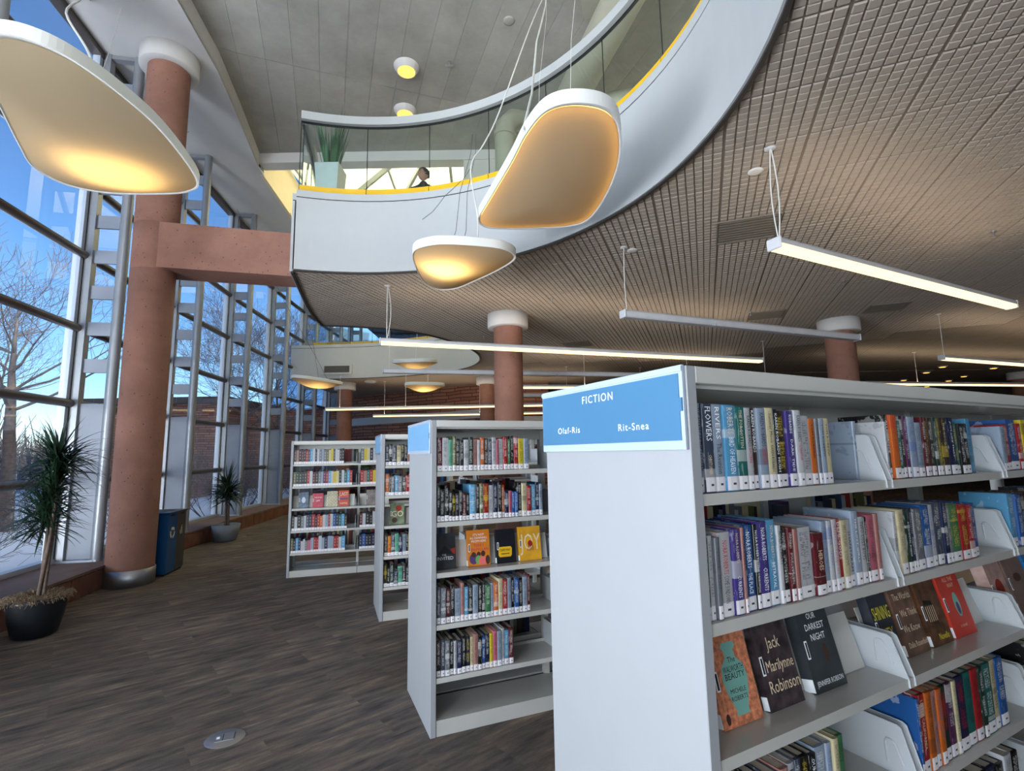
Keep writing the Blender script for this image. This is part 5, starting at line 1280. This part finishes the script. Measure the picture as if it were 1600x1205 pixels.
run('n', 1, 1, 0.968, [
 (0.990,'W',0.21,'k'), (1.030,'C',0.215,'k'), (1.065,'F',0.215,'w','ACCIDENTAL AGENT',TW,[('ACCIDENTAL AGENT',0.25,0.8,0.28,TW)]), (1.085,'N',0.215,'w'),
 (1.105,'W',0.2,'k'), (1.158,'G',0.21,'w'), (1.215,'B',0.218,'w'), (1.250,'W',0.218,'b'), (1.300,'S',0.222,'w'), (1.335,'N',0.222,'w'),
 (1.360,'G',0.21,'w'), (1.430,'E',0.21,'y'), (1.495,'R',0.205,'y'), (1.540,'R',0.2,'w'), (1.580,'B',0.205,'w')], 'middle section')
rel('n', 1, 2, 1.90, 2.7, 'L B D M1.2 D E1.2 K N1.3 B G S W K', (0.2,0.23), 'far section')
# fourth shelf
run('n', 3, 0, 0.040, [
 (0.070,'K',0.20,'w'), (0.100,'N',0.2,'w'), (0.128,'F',0.2,'w'), (0.157,'S',0.205,'w','DEAL',TW,[('DEAL',0.3,0.9,0.5,TW)]), (0.195,'F',0.205,'w'), (0.230,'K',0.21,'w','DEXTER',TW,[('DEXTER',0.3,0.93,0.55,TW)]),
 (0.270,'S',0.215,'w'), (0.306,'U',0.22,'w','WILEN S.',TW,[('WILEN S.',0.4,0.95,0.5,TW)]), (0.335,'W',0.222,'k','RODHAM',TK,[('RODHAM',0.4,0.93,0.5,TK)]), (0.360,'S',0.225,'w'), (0.395,'K',0.225,'y'),
 (0.429,'K',0.22,'w','OUR DARKEST NIGHT',TW,[('OUR DARKEST NIGHT',0.25,0.95,0.45,TW)]), (0.479,'A',0.228,'w'), (0.505,'A',0.228,'b'), (0.530,'C',0.235,'k'), (0.560,'E',0.235,'k')])
run('n', 3, 1, 0.968, [
 (0.985,'B',0.235,'w'), (1.030,'R',0.24,'w','LITTLE CALIFORNIA',TCm,[('LITTLE CALIFORNIA',0.3,0.93,0.35,TCm)]), (1.068,'O',0.24,'k'), (1.100,'U',0.235,'k'), (1.135,'O',0.235,'b'), (1.175,'F',0.235,'r'), (1.222,'V',0.235,'w'),
 (1.248,'C',0.235,'k'), (1.310,'N',0.24,'r'), (1.372,'T',0.24,'k'), (1.425,'R',0.24,'k'), (1.460,'F',0.24,'w'), (1.530,'T',0.24,'w'), (1.575,'C',0.24,'k'), (1.640,'B',0.24,'w')], 'middle section')
rel('n', 3, 2, 1.95, 2.4, 'K Y V K K1.3 D', (0.2,0.23), 'far section')
rel('n', 4, 1, 1.15, 1.65, 'K W G K1.3 N K W K', (0.2,0.23), 'middle section')

# second bookcase
rel('r', 0, 0, 0.042, 0.700, 'M1.3 W1.5 Q H0.8 K K W1.2 F1.2 U1.1 W0.8 O D S W1.1 I0.7 W1.2 R1.1 E0.8 K R1.2 Y1.5 A1.4', (0.2,0.236))
rel('r', 1, 0, 0.042, 0.800, 'K0.8 K1.1 K K0.8s K0.8s K0.8s K0.8s M0.9s K0.9s L1.5 K H0.9 R1.3 W1.2 N1.2 K O0.8 N1.1s I0.8s B0.8s B0.8s K C1.3 R1.2 L1.3 N A0.9', (0.2,0.236))
rel('r', 3, 0, 0.042, 0.690, 'S G1.2 M K A1.5 U0.8 L K1.1 A1.3 K K0.8 E1.3 A0.8 O1.2 C1.1 R1.2 A K0.8 B1.2 K A1.3 M0.7', (0.2,0.238))
rel('r', 4, 0, 0.042, 0.560, 'D1.1 S G1.2 K W0.8 N1.2 K N1.2 C0.9 U1.1 K B N1.1 Y0.9 I1.1 A1.2 W0.8 L1.2 M1.2', (0.19,0.235))
# third bookcase (its left part shows)
rel('t', 0, 0, 0.042, 0.42, 'N K S1.2 C1.3 N1.1 K0.9 U0.8 W1.2 R I', (0.2,0.23))
rel('t', 1, 0, 0.042, 0.42, 'O1.2 K0.6 G L1.1 G1.2 D R1.6 W K0.8 C', (0.2,0.235))
rel('t', 3, 0, 0.042, 0.42, 'D O S1.1 Q N A1.1 K0.7 Y1.4 W A', (0.2,0.23))
rel('t', 4, 0, 0.042, 0.42, 'K K0.8 F1.1 N1.2 Q1.3 K K0.9 A1.3 N W', (0.16,0.235))
# face-out books on the display shelves
def facebook(row, s0, s1, h, base, label, arts, th=0.028, tilt=0.24, y=0.085, sh=2):
    """a book standing with its front cover outward, leaning back; arts: functions drawing on the cover"""
    (ox, oy), ang, _ = OR[row]; c, s = math.cos(ang), math.sin(ang); w = s1-s0
    t = thing('book', label, 'book', (ox+c*s0-s*y, oy+s*s0+c*y, SHZ[sh]+0.002), ang, 'face-out books on the display shelves')
    t.rotation_euler = Matrix.Rotation(ang, 3, 'Z').to_euler() if False else (Matrix.Rotation(ang, 3, 'Z') @ Matrix.Rotation(-tilt, 3, 'X')).to_euler()
    def pl_(nm, rgb):
        if nm not in MATS: plain(nm, rgb, 0.35, var=0.12, scale=14)
        return nm
    m = MB().box(0, w, 0, 0.003, 0, h).box(0, w, th-0.003, th, 0, h).box(-0.003, 0, 0, th, 0, h)
    ob('cover', m, base, t); ob('page_block', MB().box(0.002, w-0.004, 0.003, th-0.003, 0.003, h-0.004), 'page', t)
    lb = ob('barcode_sticker', MB().box(0.003, 0.016, -0.0012, -0.0002, h*0.40, h*0.62), 'text_white', t); ob('barcode', MB().box(0.006, 0.013, -0.0018, -0.0012, h*0.42, h*0.60), 'text_black', lb)
    ob('spine_label', MB().box(-0.0045, -0.003, 0.002, th-0.002, 0.004, h*0.17), 'text_white', t)
    for a in arts: a(t, w, h)
    return t
def tx(s, x, z, size, mat, asp=1.0, lvl=0, wmax=None):
    def f(t, w, h):
        me = textmesh(s, size, res=2, xscale=asp); tw, th_ = textsize(me)
        if wmax and tw > w*wmax:
            k = w*wmax/tw
            for v in me.vertices: v.co.x *= k
        placetext(me, (w*x, -0.0012-0.0004*lvl, h*z), (1, 0, 0), (0, 0, 1)); link('title', me, mat, t)
    return f
def shp(pts, mat, nm='cover_art', lvl=0):
    def f(t, w, h):
        n = len(pts); m = MB(); tri = tessellate_polygon([[Vector((p[0]*w, p[1]*h, 0)) for p in pts]])
        m.add([(p[0]*w, -0.0006-0.0003*lvl, p[1]*h) for p in pts], [tuple(q) for q in tri]); ob(nm, m, mat, t)
    return f
def ell(cx, cz, rx, rz, n=16): return [(cx+rx*math.cos(2*PI*k/n), cz+rz*math.sin(2*PI*k/n)) for k in range(n)]
def cv(nm, rgb, var=0.15, scale=30):
    if nm not in MATS: plain(nm, rgb, 0.34, var=var, scale=scale)
    return nm
vase = [(0.36,0.90),(0.66,0.90),(0.70,0.85),(0.62,0.80),(0.64,0.72),(0.80,0.62),(0.84,0.48),(0.78,0.32),(0.68,0.16),(0.70,0.10),(0.36,0.10),(0.38,0.16),(0.26,0.34),(0.20,0.50),(0.24,0.64),(0.38,0.73),(0.38,0.80),(0.32,0.85)]
facebook('n', 0.155, 0.312, 0.225, cv('cover_coral', (206,128,92), 0.5, 70), 'face-out orange book with a teal vase lettered Walworth Beauty, nearest bookcase',
 [shp(vase, 'art_teal'), tx('The', 0.52, 0.70, 0.020, TK, lvl=1), tx('WALWORTH', 0.52, 0.60, 0.022, TK, wmax=0.52, lvl=1), tx('BEAUTY', 0.52, 0.52, 0.022, TK, wmax=0.5, lvl=1), tx('MICHELE', 0.52, 0.36, 0.016, 'art_brown', lvl=1), tx('ROBERTS', 0.52, 0.28, 0.016, 'art_brown', lvl=1), shp(ell(0.13,0.10,0.05,0.06), 'art_brown', lvl=1)], th=0.022)
facebook('n', 0.348, 0.502, 0.228, cv('cover_floral', (60,50,54), 0.8, 28), 'face-out dark floral book lettered Jack, nearest bookcase',
 [tx('Jack', 0.5, 0.74, 0.046, TCm, 0.8), tx('Marilynne', 0.55, 0.48, 0.042, TCm, 0.8, wmax=0.8), tx('Robinson', 0.55, 0.25, 0.046, TCm, 0.8, wmax=0.88)], th=0.024)
facebook('n', 0.565, 0.722, 0.236, cv('cover_night', (52,58,62), 0.4, 9), 'face-out grey-black book lettered Our Darkest Night, nearest bookcase',
 [tx('OUR', 0.45, 0.89, 0.024, TW, 0.9), tx('DARKEST', 0.48, 0.76, 0.027, TW, 0.9, wmax=0.62), tx('NIGHT', 0.5, 0.63, 0.027, TW, 0.9), shp(ell(0.62,0.42,0.07,0.12,12), 'art_brown'), tx('JENNIFER ROBSON', 0.5, 0.10, 0.020, TW, wmax=0.86)], th=0.040)
facebook('n', 0.968, 1.085, 0.22, cv('cover_shining', (44,48,58), 0.3, 9), 'face-out dark book lettered Shining City in tall yellow letters, behind the bracket',
 [tx('SHINING', 0.5, 0.72, 0.060, TY, 0.6, wmax=0.9), tx('CITY', 0.5, 0.40, 0.060, TY, 0.6)], th=0.035)
facebook('n', 1.110, 1.262, 0.228, cv('cover_worlds', (106,80,66), 0.45, 18), 'face-out brown book lettered The Worlds We Think We Know, nearest bookcase',
 [tx('The Worlds', 0.5, 0.85, 0.034, TCm, 0.8, wmax=0.8), tx('We Think', 0.58, 0.60, 0.034, TCm, 0.8), tx('We Know', 0.5, 0.38, 0.034, TCm, 0.8), tx('Dalia Rosenfeld', 0.55, 0.15, 0.026, TCm, 0.8, wmax=0.85)], th=0.03)
facebook('n', 1.292, 1.442, 0.228, cv('cover_balcony', (92,60,38), 0.7, 24), 'face-out brown and gold book with a balcony drawing and yellow spine, nearest bookcase',
 [shp([(0.15,0.35),(0.6,0.30),(0.6,0.62),(0.15,0.66)], 'art_brown'), shp([(0.18,0.63),(0.55,0.60),(0.55,0.67),(0.18,0.70)], 'black', lvl=1)]+[shp([(0.2+0.09*k,0.36),(0.225+0.09*k,0.36),(0.225+0.09*k,0.60),(0.2+0.09*k,0.60)], 'text_cream', lvl=1) for k in range(5)]+[tx('Novella', 0.6, 0.12, 0.03, TY, 0.8)], th=0.034)
facebook('n', 1.468, 1.640, 0.235, cv('cover_red', (196,60,44), 0.12, 9), 'face-out red book with a green oval figure, nearest bookcase',
 [tx('ALL THE', 0.5, 0.88, 0.022, TCm), tx('WAY', 0.55, 0.78, 0.022, TCm), shp(ell(0.55,0.48,0.13,0.19), 'art_teal'), shp(ell(0.55,0.42,0.07,0.10), 'art_purple', lvl=1), tx('a novel', 0.5, 0.16, 0.018, TCm)], th=0.03)
facebook('n', 1.90, 2.05, 0.225, cv('cover_rose', (170,140,130), 0.3, 18), 'face-out pale rose book in the far section of the nearest bookcase', [shp(ell(0.5,0.5,0.25,0.2), 'art_red')], th=0.05)
facebook('n', 2.08, 2.27, 0.235, cv('cover_taupe', (120,98,90), 0.3, 12), 'face-out brown-grey book beside the pale rose one', [shp(ell(0.5,0.6,0.2,0.08), 'art_brown')], th=0.03)
facebook('n', 2.31, 2.52, 0.235, cv('cover_cyan', (34,110,170), 0.2, 12), 'face-out book with bright blue spine at the picture edge', [], th=0.04)
facebook('r', 0.045, 0.190, 0.225, cv('cover_invited', (46,48,52), 0.4, 12), 'face-out charcoal book lettered The Invited, second bookcase',
 [shp([(0.15,0.42),(0.5,0.66),(0.85,0.42)], 'black'), shp([(0.75,0.55),(0.98,0.58),(0.98,0.40),(0.85,0.44)], 'art_red'), tx('THE', 0.45, 0.40, 0.016, TW, lvl=1), tx('INVITED', 0.5, 0.30, 0.030, TW, wmax=0.92, lvl=1)], tilt=0.13)
facebook('r', 0.275, 0.430, 0.232, cv('cover_orange', (214,128,36), 0.08, 9), "face-out orange book lettered It's Not All Downhill From Here, second bookcase",
 [tx("IT'S NOT", 0.5, 0.86, 0.020, TW), tx('ALL DOWNHILL', 0.5, 0.77, 0.020, TW, wmax=0.8), tx('FROM HERE', 0.5, 0.68, 0.020, TW), tx('TERRY', 0.5, 0.56, 0.026, 'text_magenta'), tx('McMILLAN', 0.55, 0.45, 0.026, 'text_magenta', wmax=0.8),
  shp(ell(0.25,0.20,0.20,0.15), 'art_purple'), shp(ell(0.25,0.32,0.10,0.07), 'art_brown', lvl=1), shp(ell(0.48,0.32,0.09,0.07), 'art_brown', lvl=1), shp(ell(0.68,0.33,0.10,0.08), 'art_brown', lvl=1), shp(ell(0.46,0.17,0.14,0.12), 'art_green', lvl=2), shp(ell(0.66,0.13,0.2,0.12), 'art_pink', lvl=3), shp(ell(0.88,0.15,0.1,0.13), 'art_brown', lvl=4)], tilt=0.13)
facebook('r', 0.480, 0.620, 0.222, cv('cover_black', (26,28,34), 0.2, 9), 'face-out black book with a yellow ticket on it, second bookcase',
 [shp([(0.08,0.24),(0.14,0.18),(0.72,0.18),(0.78,0.24),(0.80,0.42),(0.74,0.48),(0.14,0.48),(0.09,0.42)], 'yellow'), tx('CAPE MAY', 0.44, 0.38, 0.022, TK, 0.8, wmax=0.55, lvl=1), shp([(0.22,0.26),(0.66,0.26),(0.66,0.285),(0.22,0.285)], 'black', lvl=1)], tilt=0.13)
facebook('r', 0.650, 0.815, 0.228, cv('cover_joy', (216,160,44), 0.2, 9), 'face-out yellow book lettered JOY with a red octopus, second bookcase',
 [tx('JOY', 0.52, 0.52, 0.155, TCm, 0.66, wmax=0.95), shp(ell(0.50,0.50,0.11,0.09,12), 'art_red', lvl=3)]+[shp([(0.42+0.04*k,0.48),(0.45+0.04*k,0.48),(0.36+0.075*k,0.28),(0.34+0.075*k,0.28)], 'art_red', lvl=2) for k in range(5)], tilt=0.13)
facebook('t', 0.110, 0.260, 0.225, cv('cover_go', (110,124,98), 0.4, 16), 'face-out green book lettered GO, third bookcase',
 [shp(ell(0.6,0.75,0.22,0.14), 'art_red'), shp(ell(0.3,0.2,0.2,0.12), 'art_brown'), tx('GO', 0.5, 0.48, 0.085, TCm, wmax=0.85, lvl=1)], tilt=0.13)
facebook('f', 0.12, 0.25, 0.22, cv('cover_slate', (78,96,116), 0.6, 24), 'face-out blue-grey book, first on the display shelf of the farthest bookcase', [shp(ell(0.5,0.5,0.2,0.2), 'frame_pale')], tilt=0.13)
facebook('f', 0.31, 0.455, 0.20, cv('cover_crimson', (176,50,70), 0.3, 20), 'face-out crimson book on the farthest bookcase', [tx('THE LITTLE', 0.5, 0.7, 0.02, TW), tx('GIFT', 0.5, 0.45, 0.03, TW)], tilt=0.13)
facebook('f', 0.51, 0.655, 0.222, cv('cover_spots', (200,190,160), 0.2, 9), 'face-out cream book with black spots on the farthest bookcase',
 [shp(ell(0.10+0.15*(k % 6)+0.05*((k//6) % 2), 0.06+0.105*(k//6)+0.03*(k % 2), 0.05, 0.026, 7), 'black') for k in range(54)], tilt=0.13)
facebook('f', 0.67, 0.815, 0.228, cv('cover_brick', (188,70,46), 0.1, 9), 'face-out red book with large pale letters LAST, farthest bookcase',
 [tx('LAST', 0.5, 0.76, 0.075, TCm, 0.7, wmax=0.9), shp([(0.06,0.42),(0.95,0.42),(0.95,0.52),(0.06,0.52)], 'art_purple'), tx('SLEEPING', 0.5, 0.18, 0.036, TCm, 0.7, wmax=0.85)], tilt=0.13)
facebook('f', 1.07, 1.20, 0.225, cv('cover_grey', (120,112,108), 0.4, 16), 'face-out grey book in the next section of the farthest bookcase', [], tilt=0.13)

# wide book lying across behind the bracket and boxes with face covers
def backing(row, sh, s0, s1, y, h, rgb, label, thick=0.02):
    o = book(row, s0, s1, SHZ[sh], 'A', h, 0.2, 'k', label, None, label=False, inset=y, name=label.split(',')[0]); return o
book('n', 0.905, 0.928, SHZ[0], 'A', 0.205, 0.21, 'k', 'behind the first bracket, top shelf, nearest bookcase', None, inset=0.09, label=False)['group'] = 'books on the top shelf of the nearest bookcase'
book('n', 1.700, 1.745, SHZ[0], 'L', 0.225, 0.22, 'k', 'beyond the second bracket, top shelf, nearest bookcase', None, inset=0.06, label=False)['group'] = 'books on the top shelf of the nearest bookcase'

# dark display easels behind the face-out books
for row, s0, s1 in (('n',0.04,0.90),('n',0.965,1.81),('r',0.04,0.88),('t',0.04,0.5),('f',0.04,0.9),('f',0.97,1.4)):
    (ox, oy), ang, _ = OR[row]
    e = thing('display_easel', 'sloping white metal display rest behind the face-out books, %s%s' % (CASE[row], ', next section' if s0 > 0.9 else ''), 'display stand', (ox, oy, SHZ[2]), ang, 'display rests')
    tl = 0.24 if row == 'n' else 0.13; y0 = 0.125
    m = MB(); m.add([(s0,y0,0.002),(s1,y0,0.002),(s1,y0+0.17*math.tan(tl)+0.012,0.17),(s0,y0+0.17*math.tan(tl)+0.012,0.17),(s0,y0+0.003,0.002),(s1,y0+0.003,0.002),(s1,y0+0.17*math.tan(tl)+0.015,0.17),(s0,y0+0.17*math.tan(tl)+0.015,0.17)], [(0,1,2,3),(7,6,5,4),(0,4,5,1),(1,5,6,2),(2,6,7,3),(3,7,4,0)])
    ob('rest_plate', m, 'shelf_metal', e)

# smallest books in view: those of the farthest bookcase and the far sides seen through gaps, one object
FV, FF, FC = [], [], []
def fbox(row, x0, x1, y0, y1, z, h, col):
    (ox, oy), ang, _ = OR[row]; c, s_ = math.cos(ang), math.sin(ang); k = len(FV)
    for x, y, zz in ((x0,y0,z),(x1,y0,z),(x1,y1,z),(x0,y1,z),(x0,y0,z+h),(x1,y0,z+h),(x1,y1,z+h),(x0,y1,z+h)): FV.append((ox+c*x-s_*y, oy+s_*x+c*y, zz))
    for f in ((0,3,2,1),(4,5,6,7),(0,1,5,4),(1,2,6,5),(2,3,7,6),(3,0,4,7)): FF.append(tuple(i+k for i in f)); FC.append(col)
def frel(sh, sec, s0, s1, codes, hs, sw=None):
    L = [(t_[0], float(t_[1:].rstrip('s') or 1), t_.endswith('s')) for t_ in codes.split()]; tot = sum(x[1] for x in L); a = s0
    for c, wd, short in L:
        b = a+wd/tot*(s1-s0); h = brng.uniform(*hs)*(0.82 if short else 1); fbox('f', a, b-0.001, 0.018, 0.17, SHZ[sh], h, [0.7*v for v in lin(WORDS[c][1])])
        fbox('f', a+0.001, b-0.002, 0.0165, 0.018, SHZ[sh]+0.002, h*0.16, lin((222,220,224)))
        for q in range(3): fbox('f', a+(b-a)*0.3, b-(b-a)*0.35, 0.0165, 0.018, SHZ[sh]+h*(0.32+0.2*q), h*0.13, [0.62*u+0.38*v for u, v in zip(lin(WORDS[c][1]), lin((190,186,176) if c in 'KNTBRPVMDESFOHGL' else (60,56,70)))])
        a = b
# farthest bookcase
frel(0, 0, 0.042, 0.735, 'D U K1.2 M0.8 K R S0.8 L W1.1 N0.8 W G1.1 A0.8 G1.2 H C0.9 Y1.1 S0.8 W W0.9 D K', (0.2,0.225))
frel(0, 1, 0.975, 1.25, 'G Y C0.8 N W S', (0.2,0.225), 'next section')
frel(1, 0, 0.042, 0.860, 'H F F1.2 K0.7 D1.1 R0.9 W1.1 M D1.1 G A0.8 V R0.9 L W0.8 Y1.2 C K W T1.1 L R', (0.2,0.22))
frel(1, 1, 0.975, 1.25, 'R U T0.8 R Y E', (0.2,0.22), 'next section')
frel(3, 0, 0.042, 0.800, 'D W K1.3 G W0.8 S N R1.1 K0.8 R O W A R0.7 W B N1.1 T L1.1 D', (0.19,0.225))
frel(3, 1, 0.975, 1.25, 'M W K1.3 K W N', (0.19,0.225), 'next section')
frel(4, 0, 0.042, 0.780, 'H0.8 K L0.9 N0.9 W0.8s W0.8s G0.8s I1.2s A1.1 R R0.8 W1.2 A N1.2 A1.2 A R1.1 R0.8 W1.1 L1.4', (0.19,0.225))
frel(4, 1, 0.975, 1.25, 'N B N K N1.2 S', (0.19,0.22), 'next section')


for row, n_ in (('n',2),('r',1),('t',1),('f',2)):
    for sh in (0, 1, 3, 4):
        x = 0.06
        while x < 0.92*n_-0.05:
            w = brng.uniform(0.018, 0.042); fbox(row, x, x+w-0.001, DEP-0.185, DEP-0.02, SHZ[sh], brng.uniform(0.18, 0.235), lin(WORDS[brng.choice('KWNRACGBDMSVH')][1])); x += w
me = bpy.data.meshes.new('small_books'); me.from_pydata(FV, [], FF); me.update()
at = me.color_attributes.new('tint', 'FLOAT_COLOR', 'CORNER')
at.data.foreach_set('color', [v for f, c in zip(FF, FC) for _ in f for v in (*c, 1.0)])
o = link('small_books', me, 'tinted_faces'); tag(o, 'small packed books on the farthest bookcase and on far sides seen through gaps', 'books', kind='stuff')
print('books', book_count, 'objects', len(bpy.data.objects))
